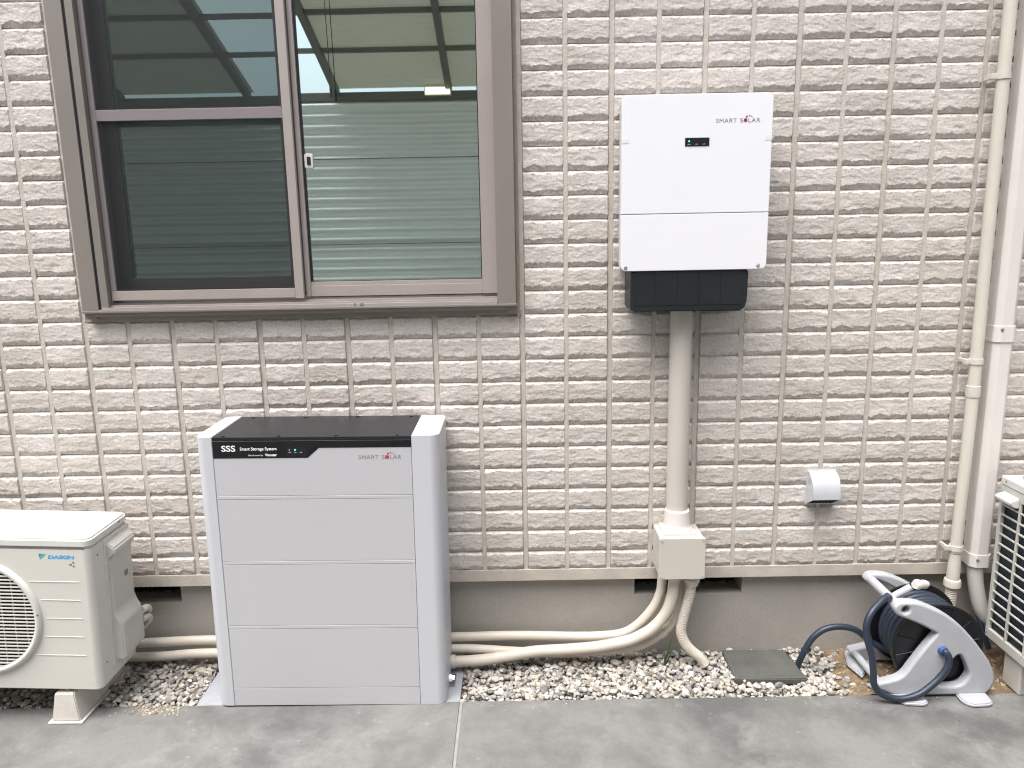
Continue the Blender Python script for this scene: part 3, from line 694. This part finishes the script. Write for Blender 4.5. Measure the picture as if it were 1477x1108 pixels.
for k in range(7): b.prism([(-0.058, -0.036), (-0.003, -0.068), (-0.003, -0.065), (-0.058, -0.033)], x0 + 0.008 + k * 0.012, x0 + 0.010 + k * 0.012, 'x')
b.build('grille', M['dark'], hd, smooth=False)

# ------------------------------------------------------------ battery cabinet
bat = thing('battery_cabinet', 'tall light grey home battery cabinet with black top and white corner trims', 'battery cabinet', (-0.50, -0.145, G), (0, R(0.5), 0))
YF_, YK = -0.280, -0.010
ZT = 0.281
def trim_poly(x_in, x_out):
    s_ = 1 if x_out > x_in else -1; r = 0.030; pts = [(x_in, YF_), (x_out - s_ * r, YF_)]
    for k in range(1, 9): a = math.pi / 2 * k / 9; pts.append((x_out - s_ * r + s_ * r * math.sin(a), YF_ + r - r * math.cos(a)))
    pts += [(x_out, YF_ + r), (x_out, YK - r)]
    for k in range(1, 9): a = math.pi / 2 * k / 9; pts.append((x_out - s_ * r + s_ * r * math.cos(a), YK - r + r * math.sin(a)))
    pts += [(x_out - s_ * r, YK), (x_in, YK)]
    return pts
MB().prism(trim_poly(-0.8255, -0.8790), G + 0.002, ZT, 'z', 0.0015, 2).build('corner_trim', M['trim'], bat)
MB().prism(trim_poly(-0.2110, -0.1260), G + 0.002, ZT, 'z', 0.0015, 2).build('corner_trim', M['trim'], bat)
MB().box(-0.820, -0.214, YF_ + 0.006, YK, G + 0.002, ZT - 0.012).build('chassis', M['ink'], bat, smooth=False)
XL, XR = -0.8245, -0.2120
def face_panel(z0, z1): MB().box(XL, XR, YF_ + 0.0005, YF_ + 0.012, z0, z1, 0.0012, 2).build('panel', M['silver'], bat)
# top panel with the black polygon recess
MB().prism([(XL, 0.0905), (XR, 0.0905), (XR, 0.2440), (-0.4965, 0.2440), (-0.5330, 0.2125), (XL, 0.2125)], YF_ + 0.0005, YF_ + 0.012, 'y', 0.001, 1).build('panel', M['silver'], bat)
MB().prism([(XL, 0.2130), (-0.5333, 0.2130), (-0.4970, 0.2445), (XR, 0.2445), (XR, 0.2680), (XL, 0.2680)], YF_ - 0.0005, YF_ + 0.012, 'y', 0.0008, 1).build('control_panel', M['black'], bat)
MB().box(XL, XR, YF_ - 0.0012, YK, 0.2690, ZT - 0.001, 0.0015, 2).build('top_plate', M['black_top'], bat)
zz = [0.0905, -0.1275, -0.3500, -0.5730]
for i in range(3):
    MB().box(XL, XR, YF_ + 0.0005, YF_ + 0.012, zz[i] - 0.0115, zz[i] - 0.0009, 0.0008, 1).build('panel_strip', M['silver'], bat)
    face_panel(zz[i + 1], zz[i] - 0.0125)
face_panel(G + 0.003, zz[3] - 0.0010)
b = MB()
for fx in (0.05, 0.33, 0.62, 0.93): b.lathe((XL + (XR - XL) * fx, YF_ + 0.012, ZT - 0.0015), (0, 0, 1), [(0, 0.006), (0.0025, 0.006), (0.003, 0.004)], 14)
for fx in (0.07, 0.36, 0.65, 0.95): b.lathe((XL + (XR - XL) * fx, YK - 0.016, ZT - 0.0015), (0, 0, 1), [(0, 0.006), (0.0025, 0.006), (0.003, 0.004)], 14)
b.build('top_screw', M['black'], bat)
YP = YF_ - 0.0005
lettering('SSS', -0.797, 0.2345, YP, 0.043, 0.0195, M['whiteink'], bat, bold=0.02)
lettering('Smart Storage System', -0.7400, 0.2350, YP, 0.1130, 0.0130, M['whiteink'], bat, bold=0.02)
lettering('Manufactured by', -0.7150, 0.2185, YP, 0.0450, 0.0062, M['whiteink'], bat)
lettering('Vinostar', -0.6640, 0.2190, YP, 0.0370, 0.0085, M['whiteink'], bat, bold=0.03)
MB().box(-0.595, -0.535, YP - 0.0006, YP + 0.001, 0.2185, 0.2450, 0.0003).build('led_window', M['black_top'], bat)
b = MB(); dot(b, -0.5700, 0.2390, YP - 0.0006, 0.0022); b.build('led', M['led'], bat, smooth=False)
b = MB(); dot(b, -0.5875, 0.2390, YP - 0.0006, 0.0016); b.build('led', M['whiteink'], bat, smooth=False)
for k, s in enumerate(('RUN', 'LINK', 'ERR')): lettering(s, -0.5905 + k * 0.0175, 0.2300 - 0.0003 * k, YP - 0.0006, 0.0075, 0.0026, M['whiteink'], bat)
solar_logo(-0.3760, 0.2070, YF_ + 0.0005, 0.1330, 0.0125, bat, M['logo'])
# cable entry and foot bolt on the right side
MB().lathe((-0.128, -0.088, -0.6025), (1, 0, 0), [(0, 0.022), (0.006, 0.022), (0.007, 0.019), (0.012, 0.019)], 20).build('cable_gland', M['trim'], bat)
MB().lathe((-0.128, -0.150, -0.622), (1, 0, 0), [(0, 0.014), (0.010, 0.014), (0.011, 0.009), (0.020, 0.009)], 6).build('bolt', M['steel'], bat)
MB().box(-0.128, -0.105, -0.185, -0.105, G, G + 0.004, 0.0005).build('bracket', M['steel'], bat)

# ------------------------------------------------------------ left outdoor unit
ac = thing('air_conditioner', 'ivory air conditioner outdoor unit with round fan grille on plastic feet', 'air conditioner', (-1.225, -0.22, -0.53), (0, R(2.2), 0))
AX1, AX0, AY0, AY1, AZ0, AZ1 = -1.2215, -1.905, -0.340, -0.100, -0.5320, -0.0180
def rect_round(x0, x1, y0, y1, r, k=6):
    pts = []
    for cx, cy, a0 in ((x1 - r, y0 + r, -90), (x1 - r, y1 - r, 0), (x0 + r, y1 - r, 90), (x0 + r, y0 + r, 180)):
        for i in range(k + 1): a = R(a0 + 90 * i / k); pts.append((cx + r * math.cos(a), cy + r * math.sin(a)))
    return pts
MB().prism(rect_round(AX0, AX1, AY0, AY1, 0.022), AZ0, AZ1 - 0.030, 'z', 0.004, 2).build('body', M['ac'], ac)
MB().prism(rect_round(AX0 - 0.002, AX1 + 0.002, AY0 - 0.002, AY1 + 0.002, 0.024), AZ1 - 0.0295, AZ1, 'z', 0.006, 3).build('lid', M['ac_top'], ac)
FX, FZ, FR = -1.585, -0.2830, 0.197
b = MB(); b.lathe((FX, AY0 - 0.0, FZ), (0, -1, 0), [(-0.02, FR - 0.022), (0.004, FR - 0.022), (0.011, FR - 0.018), (0.013, FR - 0.010), (0.009, FR - 0.003), (0.0005, FR)], 72)
b.f = [f for f in b.f if len(f) == 4]; b.build('fan_ring', M['ac_top'], ac, angle=50)
MB().lathe((FX, AY0 + 0.0, FZ), (0, -1, 0), [(-0.0005, FR - 0.021), (0.0008, FR - 0.021)], 64).build('fan_opening', M['dark'], ac)
b = MB(); k = -0.165
while k < 0.172:
    hw = math.sqrt(max(0, (FR - 0.020) ** 2 - k * k))
    b.box(FX - hw, FX + hw, AY0 - 0.009, AY0 - 0.004, FZ + k - 0.0018, FZ + k + 0.0018); k += 0.0118
for t in range(-4, 5):
    xx = t * 0.037; hw = math.sqrt(max(0, (FR - 0.020) ** 2 - xx * xx)); b.box(FX + xx - 0.0012, FX + xx + 0.0012, AY0 - 0.0042, AY0 - 0.002, FZ - hw, FZ + hw)
b.build('fan_grille', M['ac'], ac, smooth=False, kind='stuff')
b = MB(); screw(b, FX + (FR - 0.008) * math.cos(0.08), AY0 - 0.010, FZ + (FR - 0.008) * math.sin(0.08), 0.003); b.build('screw', M['ink'], ac)
for z, xr in ((-0.1600, -1.262), (-0.2215, -1.262), (-0.2840, -1.262), (-0.3465, -1.262), (-0.4105, -1.262)):
    dz = z - FZ; xl = FX + math.sqrt(max(0, (FR + 0.006) ** 2 - dz * dz)) + 0.006
    MB().box(xl, xr, AY0 - 0.0012, AY0 + 0.002, z - 0.0016, z + 0.0016, 0.0006).build('rib', M['ac_top'], ac)
MB().box(AX0 + 0.02, -1.238, AY0 - 0.0005, AY0 + 0.002, -0.0515, -0.0498).build('seam', M['ink'], ac, smooth=False)
lettering('DAIKIN', -1.3520, -0.0830, AY0, 0.0830, 0.0115, M['blue'], ac, 'brand_lettering', bold=0.05, shear=0.15)
b = MB(); b.add([(-1.3790, AY0 - 0.0006, -0.0680), (-1.3560, AY0 - 0.0006, -0.0680), (-1.3760, AY0 - 0.0006, -0.0860)], [(0, 2, 1)]); b.build('brand_mark', M['teal'], ac, smooth=False)
b = MB(); b.add([(-1.3790, AY0 - 0.0009, -0.0672), (-1.3680, AY0 - 0.0009, -0.0672), (-1.3775, AY0 - 0.0009, -0.0760)], [(0, 2, 1)]); b.build('brand_mark', M['ink'], ac, smooth=False)
b = MB(); b.add([(-1.2900, AY0 - 0.0006, -0.1020), (-1.2800, AY0 - 0.0006, -0.0975), (-1.2800, AY0 - 0.0006, -0.1060)], [(0, 2, 1)])
b.add([(-1.2780, AY0 - 0.0006, -0.0960), (-1.2730, AY0 - 0.0006, -0.0900), (-1.2715, AY0 - 0.0006, -0.0985)], [(0, 2, 1)])
b.add([(-1.2780, AY0 - 0.0006, -0.1060), (-1.2730, AY0 - 0.0006, -0.1120), (-1.2715, AY0 - 0.0006, -0.1035)], [(0, 2, 1)])
b.build('emblem', M['ink'], ac, smooth=False)
# valve cover on the side
prof = [(AX1 - 0.004, -0.068), (AX1 + 0.012, -0.074), (AX1 + 0.027, -0.088), (AX1 + 0.028, -0.106), (AX1 + 0.012, -0.124), (AX1 + 0.012, -0.300), (AX1 + 0.020, -0.325), (AX1 + 0.034, -0.352), (AX1 + 0.036, -0.470), (AX1 + 0.030, -0.478), (AX1 - 0.004, -0.482)]
b = MB(); b.prism([(z, 0) for z in (0,)] if 0 else [(x, z) for x, z in prof], -0.250, -0.112, 'y', 0.005, 3); b.build('valve_cover', M['ac_plastic'], ac)
MB().box(AX1 - 0.002, AX1 + 0.003, -0.262, -0.104, -0.495, -0.055, 0.001).build('cover_plate', M['ac'], ac)
MB().box(AX1 + 0.0125, AX1 + 0.0133, -0.170, -0.150, -0.218, -0.200).build('sticker_mark', M['ink'], ac, smooth=False)
b = MB(); b.lathe((AX1 + 0.001, -0.30, -0.085), (1, 0, 0), [(0, 0.003), (0.002, 0.003)], 10); b.lathe((AX1 + 0.001, -0.30, -0.455), (1, 0, 0), [(0, 0.003), (0.002, 0.003)], 10)
b.lathe((AX1 + 0.002, -0.16, -0.030), (1, 0, 0), [(0, 0.003), (0.002, 0.003)], 10); b.build('screw', M['ink'], ac)
for z in (-0.372, -0.405):
    MB().tube(catmull([(AX1 + 0.03, -0.112, z), (AX1 + 0.033, -0.085, z - 0.004), (AX1 + 0.026, -0.06, z - 0.03), (AX1 - 0.02, -0.05, z - 0.08)], 8), 0.012, 14).build('refrigerant_pipe', M['foot'], ac)
GF = 'plastic feet under the left outdoor unit'
def foot(x, label):
    t = thing('support_foot', label, 'support foot', (x, -0.2, G), group=None)
    bm = bmesh.new()
    lo = [(x - 0.046, -0.350), (x + 0.046, -0.350), (x + 0.046, -0.050), (x - 0.046, -0.050)]; hi = [(x - 0.031, -0.342), (x + 0.031, -0.342), (x + 0.031, -0.058), (x - 0.031, -0.058)]
    A = [bm.verts.new((a, c, G + 0.006)) for a, c in lo]; B = [bm.verts.new((a, c, G + 0.100)) for a, c in hi]
    bm.faces.new(A); bm.faces.new(B)
    for i in range(4): bm.faces.new((A[i], A[(i + 1) % 4], B[(i + 1) % 4], B[i]))
    bmesh.ops.recalc_face_normals(bm, faces=bm.faces); bmesh.ops.bevel(bm, geom=bm.edges[:], offset=0.003, segments=2, affect='EDGES')
    MB().addbm(bm).build('block', M['foot'], t)
    MB().box(x - 0.056, x + 0.056, -0.358, -0.042, G, G + 0.0065, 0.002).build('flange', M['foot'], t)
    b = MB(); b.lathe((x, -0.318, G + 0.100), (0, 0, 1), [(0, 0.014), (0.002, 0.014), (0.0022, 0.009), (0.006, 0.009)], 16); b.build('bolt', M['steel'], t)
foot(-1.345, 'white plastic block foot under the right end of the left air conditioner')
foot(-1.820, 'white plastic block foot under the far left end of the left air conditioner')
MB().box(AX0 + 0.02, AX1 - 0.02, AY0 + 0.03, AY1 - 0.02, AZ0 - 0.008, AZ0 + 0.001).build('base_pan', M['ac_plastic'], ac, smooth=False)

# ------------------------------------------------------------ pipes on the right
dp = thing('drain_pipe', 'narrow cream drain pipe with clips running down the wall', 'pipe', (1.650, -0.045, -0.42))
MB().tube([(1.6440, -0.045, 2.3), (1.6470, -0.045, 0.9), (1.6520, -0.045, 0.32)], 0.0190, 24).build('tube', M['cream_p'], dp)
MB().lathe((1.6515, -0.045, 0.355), (0, 0, -1), [(0, 0.0195), (0.001, 0.0225), (0.034, 0.0225), (0.040, 0.0205)], 24).build('coupling', M['cream_p'], dp)
MB().tube([(1.6520, -0.045, 0.34), (1.6470, -0.045, -0.24)], 0.0190, 24).build('tube', M['cream_p'], dp)
for z, x in ((1.330, 1.6455), (0.437, 1.6510), (-0.222, 1.6470)):
    b = MB(); b.lathe((x, -0.045, z), (0, 0, 1), [(-0.009, 0.0195), (-0.009, 0.0220), (0.009, 0.0220), (0.009, 0.0195)], 24)
    b.box(x - 0.040, x - 0.019, -0.052, -0.040, z - 0.008, z + 0.008, 0.0015); b.box(x - 0.034, x - 0.026, -0.048, 0.0, z - 0.006, z + 0.006, 0.001)
    b.build('clip', M['cream_p'], dp)
MB().lathe((1.6470, -0.045, -0.243), (0, 0, -1), [(0, 0.0185), (0.004, 0.0185), (0.02, 0.0185), (0.024, 0.0195), (0.075, 0.0215), (0.095, 0.0215), (0.097, 0.0255), (0.105, 0.0280), (0.122, 0.0280), (0.127, 0.0225), (0.132, 0.0200)], 28).build('adapter', M['cream_p'], dp)
MB().tube([(1.647 + 0.0001 * i, -0.045 + 0.0004 * i, -0.37 - i * 0.0035) for i in range(66)], 0.0185, 18, rf=lambda i: 0.0195 if i % 2 else 0.0172).build('ribbed_hose', M['cream'], dp)
du = thing('pipe_cover', 'wide white angular pipe cover duct beside the narrow cream drain pipe', 'pipe cover', (1.73, -0.03, -0.3))
def duct_poly(x, hw, d, ch): return [(x - hw, 0.0), (x - hw, -d + ch), (x - hw + ch, -d), (x + hw - ch, -d), (x + hw, -d + ch), (x + hw, 0.0)]
MB().prism(duct_poly(1.7330, 0.0335, 0.062, 0.016), -0.25, 2.3, 'z', 0.0015, 2).build('channel', M['duct'], du)
MB().prism(duct_poly(1.7330, 0.0370, 0.066, 0.016), -0.292, -0.245, 'z', 0.0015, 2).build('end_piece', M['duct'], du)
MB().prism(duct_poly(1.7330, 0.0365, 0.0655, 0.016), 0.500, 0.555, 'z', 0.0015, 2).build('joint_piece', M['duct'], du)
b = MB(); screw(b, 1.715, -0.066, -0.262, 0.004); screw(b, 1.715, -0.0655, 0.543, 0.004); b.build('screw', M['ink'], du)
ip = thing('insulated_pipe', 'wrapped cream pipe bending out below the white duct towards the right unit', 'pipe', (1.73, -0.03, -0.5))
MB().tube(catmull([(1.728, -0.035, -0.27), (1.730, -0.035, -0.33), (1.742, -0.04, -0.40), (1.762, -0.045, -0.46), (1.80, -0.05, -0.50), (1.90, -0.06, -0.52)], 10), 0.026, 18).build('tube', M['ac_plastic'], ip)
MB().tube(catmull([(1.745, -0.028, -0.42), (1.755, -0.04, -0.48), (1.765, -0.055, -0.53), (1.79, -0.06, -0.60)], 8), 0.010, 12).build('cable', M['hose'], ip)

# ------------------------------------------------------------ right outdoor unit (its grille side faces left)
ru = thing('air_conditioner', 'ivory outdoor unit at the right edge showing its slatted side grille', 'air conditioner', (1.88, -0.45, -0.53))
RX, RY1, RY0, RZ0, RZ1 = 1.740, -0.106, -0.860, -0.520, 0.060
b = MB()
b.box(RX + 0.012, RX + 0.29, RY0, RY1, RZ0, RZ0 + 0.03, 0.003); b.box(RX + 0.10, RX + 0.29, RY0 + 0.002, RY1 - 0.002, RZ0 + 0.03, RZ1 - 0.03, 0.003)
b.box(RX + 0.012, RX + 0.10, RY1 - 0.012, RY1, RZ0 + 0.03, RZ1 - 0.03, 0.002); b.box(RX + 0.012, RX + 0.10, RY0, RY0 + 0.012, RZ0 + 0.03, RZ1 - 0.03, 0.002)
b.build('body', M['ac'], ru)
MB().box(RX - 0.002, RX + 0.292, RY0 - 0.002, RY1 + 0.002, RZ1 - 0.030, RZ1, 0.006, 3).build('lid', M['ac_top'], ru)
MB().box(RX + 0.014, RX + 0.09, RY0 + 0.013, RY1 - 0.013, RZ0 + 0.031, RZ1 - 0.031).build('heat_exchanger', M['fin'], ru, smooth=False)
b = MB()
b.box(RX, RX + 0.012, RY1 - 0.014, RY1, RZ0, RZ1 - 0.030, 0.002); b.box(RX, RX + 0.012, RY0, RY0 + 0.014, RZ0, RZ1 - 0.030, 0.002)
b.box(RX, RX + 0.012, RY0 + 0.014, RY1 - 0.014, RZ0, RZ0 + 0.032, 0.002); b.box(RX, RX + 0.012, RY0 + 0.014, RY1 - 0.014, RZ1 - 0.062, RZ1 - 0.030, 0.002)
b.build('grille_frame', M['ac_plastic'], ru)
y = -0.207
while y > RY0 + 0.05:
    MB().box(RX + 0.001, RX + 0.009, y - 0.0042, y + 0.0042, RZ0 + 0.030, RZ1 - 0.060, 0.0015).build('bar', M['ac_plastic'], ru); y -= 0.093
base = None
for k in range(13):
    z = RZ0 + 0.032 + (RZ1 - 0.062 - RZ0 - 0.032) * (k + 1) / 14
    if base is None:
        base = MB().box(RX + 0.002, RX + 0.008, RY0 + 0.012, RY1 - 0.012, z - 0.0030, z + 0.0030, 0.0012).build('slat', M['ac_plastic'], ru); z0_ = z
    else:
        o = base.copy(); col.objects.link(o); o.parent = ru; o.location = (0, 0, z - z0_)
MB().prism([(RX + 0.002, 0.012), (RX - 0.030, 0.002), (RX - 0.033, -0.006), (RX - 0.018, -0.020), (RX + 0.002, -0.024)], -0.205, -0.125, 'y', 0.003, 2).build('grip', M['ac_top'], ru)
b = MB(); b.lathe((RX - 0.002, -0.135, RZ1 - 0.013), (-1, 0, 0), [(0, 0.003), (0.002, 0.003)], 10); b.lathe((RX, -0.115, RZ0 + 0.014), (-1, 0, 0), [(0, 0.003), (0.002, 0.003)], 10)
b.build('screw', M['ink'], ru)
for y in (-0.24, -0.74):
    t = thing('support_foot', 'beige block foot under the %s end of the right outdoor unit' % ('wall' if y > -0.5 else 'near'), 'support foot', (1.88, y, G))
    MB().box(1.755, 2.03, y - 0.045, y + 0.045, G, RZ0 - 0.0005, 0.006).build('block', M['foot'], t)
cl = thing('coiled_cable', 'dark navy cable loop lying on top of the right outdoor unit', 'cable', (1.80, -0.19, 0.066))
P = [(1.828 + 0.052 * math.cos(a), -0.185 + 0.055 * math.sin(a), 0.0665 + 0.002 * math.sin(3 * a)) for a in [2 * math.pi * i / 60 for i in range(60)]]
MB().tube(P, 0.0060, 12, closed=True).build('loop', M['hose'], cl)
P = [(1.833 + 0.046 * math.cos(a), -0.19 + 0.047 * math.sin(a), 0.075 + 0.002 * math.sin(2 * a)) for a in [2 * math.pi * i / 60 for i in range(60)]]
MB().tube(P, 0.0060, 12, closed=True).build('loop', M['hose'], cl)

# ------------------------------------------------------------ inspection lid and supply hose
cv = thing('inspection_cover', 'square charcoal inspection cover lying in the gravel', 'cover', (0.97, -0.095, G))
b = MB(); b.prism([(0.858, -0.0005), (1.083, -0.002), (1.086, -0.082), (1.098, -0.082), (1.100, -0.106), (1.090, -0.108), (1.1025, -0.191), (0.852, -0.1885)], G - 0.008, G + 0.014, 'z', 0.003, 2)
b.build('lid', M['cover'], cv)
MB().box(0.872, 1.072, -0.172, -0.014, G + 0.0135, G + 0.0150, 0.0006).build('lid_panel', M['cover'], cv)
hs = thing('supply_hose', 'navy garden hose arching from the square cover to the reel', 'hose', (1.10, -0.098, G))
MB().tube(catmull([(1.096, -0.098, G - 0.02), (1.102, -0.100, -0.622), (1.114, -0.110, -0.573), (1.140, -0.112, -0.520), (1.181, -0.112, -0.487), (1.234, -0.112, -0.479), (1.290, -0.112, -0.494), (1.342, -0.112, -0.537), (1.40, -0.13, -0.565)], 10), 0.0108, 16).build('tube', M['hose'], hs)
b = MB(); b.lathe((1.118, -0.110, -0.563), (-0.25, 0, -1), [(0, 0.0115), (0.001, 0.0135), (0.010, 0.0135), (0.011, 0.0115)], 16)
b.box(1.128, 1.137, -0.116, -0.104, -0.572, -0.562, 0.001); b.build('clamp', M['hose'], hs)

# ------------------------------------------------------------ hose reel
rl = thing('hose_reel', 'light grey hose reel with black drum and wound navy hose', 'hose reel', (1.50, -0.17, G))
def plate(name, outer, holes, yc, m, th=0.011, bev=0.008):
    c = bpy.data.curves.new('c', 'CURVE'); c.dimensions = '2D'; c.fill_mode = 'BOTH'; c.extrude = th; c.bevel_depth = bev; c.bevel_resolution = 3; c.offset = -bev * 0.9
    for poly in [outer] + holes:
        s = c.splines.new('POLY'); s.points.add(len(poly) - 1); s.use_cyclic_u = True
        for p, (x, z) in zip(s.points, poly): p.co = (x, z, 0, 1)
    o = bpy.data.objects.new('c', c); col.objects.link(o)
    me = bpy.data.meshes.new_from_object(o.evaluated_get(bpy.context.evaluated_depsgraph_get())); bpy.data.objects.remove(o)
    off = world_loc(rl)
    for v in me.vertices: v.co = Vector((v.co.x, yc + v.co.z, v.co.y)) - off
    me.flip_normals()
    me.name = name; me.materials.clear(); me.materials.append(m)
    me.polygons.foreach_set('use_smooth', [True] * len(me.polygons)); me.set_sharp_from_angle(angle=R(40))
    p = bpy.data.objects.new(name, me); col.objects.link(p); p.parent = rl; return p
OUT = [(1.325, -0.322), (1.335, -0.306), (1.353, -0.301), (1.392, -0.304), (1.427, -0.315), (1.482, -0.342), (1.538, -0.383), (1.586, -0.434), (1.626, -0.485), (1.652, -0.524), (1.668, -0.562), (1.669, -0.592), (1.656, -0.618), (1.640, -0.630), (1.568, -0.632), (1.457, -0.632), (1.400, -0.632), (1.350, -0.628), (1.307, -0.613), (1.290, -0.602), (1.292, -0.590), (1.312, -0.584), (1.353, -0.573), (1.376, -0.556), (1.393, -0.529), (1.432, -0.467), (1.466, -0.419), (1.466, -0.409), (1.450, -0.400), (1.416, -0.381), (1.379, -0.364), (1.355, -0.354), (1.334, -0.343)]
HOLE = [(1.543, -0.489), (1.559, -0.496), (1.583, -0.543), (1.584, -0.572), (1.558, -0.601), (1.492, -0.602), (1.477, -0.585), (1.484, -0.56), (1.509, -0.541), (1.524, -0.512)]
def sm2(poly, k=4): return [(p.x, p.y) for p in catmull([(a, b, 0) for a, b in poly], k, True)]
EYE = [(1.361 + 0.013 * math.cos(t * 0.393), -0.328 + 0.0125 * math.sin(t * 0.393)) for t in range(16)]
plate('side_frame', sm2(OUT), [sm2(HOLE), EYE], -0.268, M['reel'])
BACK = OUT[:26] + [(1.478, -0.410), (1.450, -0.372), (1.416, -0.346), (1.379, -0.327), (1.356, -0.321), (1.336, -0.332)]
plate('side_frame', sm2(BACK), [sm2(HOLE)], -0.062, M['reel'])
MB().lathe((1.361, -0.262, -0.328), (0, 1, 0), [(0, 0.016), (0.004, 0.016)], 20).build('eye_socket', M['screenbar'], rl)
MB().tube([(1.342, -0.262, -0.320), (1.342, -0.06, -0.320)], 0.0152, 20).build('carry_handle', M['reel'], rl)
MB().tube([(1.310, -0.262, -0.603), (1.310, -0.06, -0.603)], 0.012, 16).build('cross_bar', M['reel'], rl)
MB().tube([(1.648, -0.262, -0.603), (1.648, -0.06, -0.603)], 0.012, 16).build('cross_bar', M['reel'], rl)
for nm, poly in (('foot', [(1.285, -0.215), (1.315, -0.280), (1.362, -0.332), (1.420, -0.338), (1.438, -0.326), (1.438, -0.262), (1.36, -0.235)]),
                 ('foot', [(1.552, -0.262), (1.547, -0.318), (1.556, -0.338), (1.574, -0.348), (1.625, -0.345), (1.642, -0.334), (1.650, -0.270), (1.640, -0.255)]),
                 ('foot', [(1.290, -0.18), (1.272, -0.10), (1.300, -0.012), (1.370, -0.020), (1.372, -0.08)]),
                 ('foot', [(1.600, -0.08), (1.600, -0.03), (1.66, -0.02), (1.70, -0.06), (1.69, -0.10), (1.65, -0.11)])):
    MB().prism(poly, G + 0.0005, G + 0.013, 'z', 0.004, 3).build(nm, M['reel'], rl)
CX, CZ, DR = 1.497, -0.484, 0.150
for yy, s_ in ((-0.242, 1), (-0.085, -1)):
    b = MB(); b.lathe((CX, yy, CZ), (0, s_, 0), [(0, 0.03), (0, DR - 0.012), (-0.003, DR - 0.008), (-0.003, DR), (0.004, DR), (0.005, DR - 0.008), (0.005, 0.03)], 72)
    for k in range(12):
        a = 2 * math.pi * k / 12 + 0.2; ca, sa = math.cos(a), math.sin(a)
        p0 = Vector((CX + 0.035 * ca, yy - s_ * 0.0015, CZ + 0.035 * sa)); p1 = Vector((CX + (DR - 0.012) * ca, yy - s_ * 0.0015, CZ + (DR - 0.012) * sa)); b.tube([p0, p1], 0.0022, 6)
    b.build('drum_flange', M['reel_b'], rl)
MB().lathe((CX, -0.242, CZ), (0, 1, 0), [(0, 0.052), (0.157, 0.052)], 32).build('drum_core', M['reel_b'], rl)
P = []; rad = 0.064
for L_ in range(4):
    n = 6; tot = n * 36
    for i in range(tot):
        t = i / tot; yy = -0.228 + 0.129 * (t if L_ % 2 == 0 else 1 - t); a = 2 * math.pi * i / 36
        rr = rad + L_ * 0.0195 + 0.0012 * math.sin(a * 2.3 + L_) + (0.002 * noise.noise((t * 9, L_ * 3, 1)))
        P.append((CX + rr * math.cos(a), yy + 0.002 * math.sin(a * 1.3), CZ + rr * math.sin(a)))
MB().tube(P, 0.0105, 12).build('wound_hose', M['hose'], rl)
b = MB(); b.tube([(1.350, -0.222, -0.312), (1.3750, -0.2250, -0.295), (1.402, -0.228, -0.276)], 0.0118, 14); b.build('crank_arm', M['reel'], rl)
b = MB(); b.tube([(1.404, -0.245, -0.262), (1.416, -0.238, -0.263), (1.432, -0.228, -0.268), (1.450, -0.218, -0.273), (1.462, -0.21, -0.276)], 0.013, 18, rf=lambda i: (0.0120, 0.0172, 0.0140, 0.0150, 0.0110)[i]); b.build('crank_knob', M['duct'], rl)
lp = MB().tube(catmull([(1.315, -0.248, -0.300), (1.291, -0.262, -0.308), (1.252, -0.285, -0.332), (1.232, -0.298, -0.370), (1.235, -0.305, -0.417), (1.252, -0.308, -0.474), (1.260, -0.31, -0.531), (1.266, -0.31, -0.575), (1.293, -0.312, -0.608), (1.333, -0.316, -0.622), (1.372, -0.318, -0.620), (1.414, -0.316, -0.606), (1.447, -0.312, -0.583), (1.479, -0.308, -0.553), (1.500, -0.305, -0.520), (1.505, -0.302, -0.493), (1.497, -0.296, -0.474), (1.488, -0.282, -0.468)], 8), 0.0108, 16).build('loose_hose', M['hose'], rl)
MB().lathe((1.485, -0.276, -0.470), (0.10, -1, 0.02), [(0, 0.026), (0.004, 0.025), (0.006, 0.020)], 24).build('hub_cap', M['reel'], rl)
MB().lathe((1.487, -0.280, -0.469), (0.30, -1, -0.15), [(0, 0.0150), (0.016, 0.0150), (0.018, 0.0125)], 20).build('connector', M['conn'], rl)
MB().lathe((1.325, -0.243, -0.300), (-1, -0.5, -0.4), [(0, 0.0135), (0.022, 0.0135), (0.023, 0.0115)], 16).build('connector', M['hose'], rl)

# small weed in front of the conduits
wd = thing('weed', 'small green weed blade growing out of the gravel under the conduits', 'weed', (0.636, -0.07, G))
for pts, wdt in (([(0.634, -0.075, -0.640), (0.640, -0.078, -0.600), (0.650, -0.08, -0.555), (0.660, -0.08, -0.522)], 0.0035), ([(0.632, -0.075, -0.640), (0.634, -0.08, -0.600), (0.630, -0.085, -0.575)], 0.003), ([(0.640, -0.07, -0.640), (0.650, -0.08, -0.600), (0.664, -0.09, -0.590)], 0.003)):
    P = catmull(pts, 6); n = len(P); MB().tube(P, wdt, 6, rf=lambda i: max(0.0004, wdt * (1 - (i / n) ** 2))).build('blade', M['leaf'], wd)
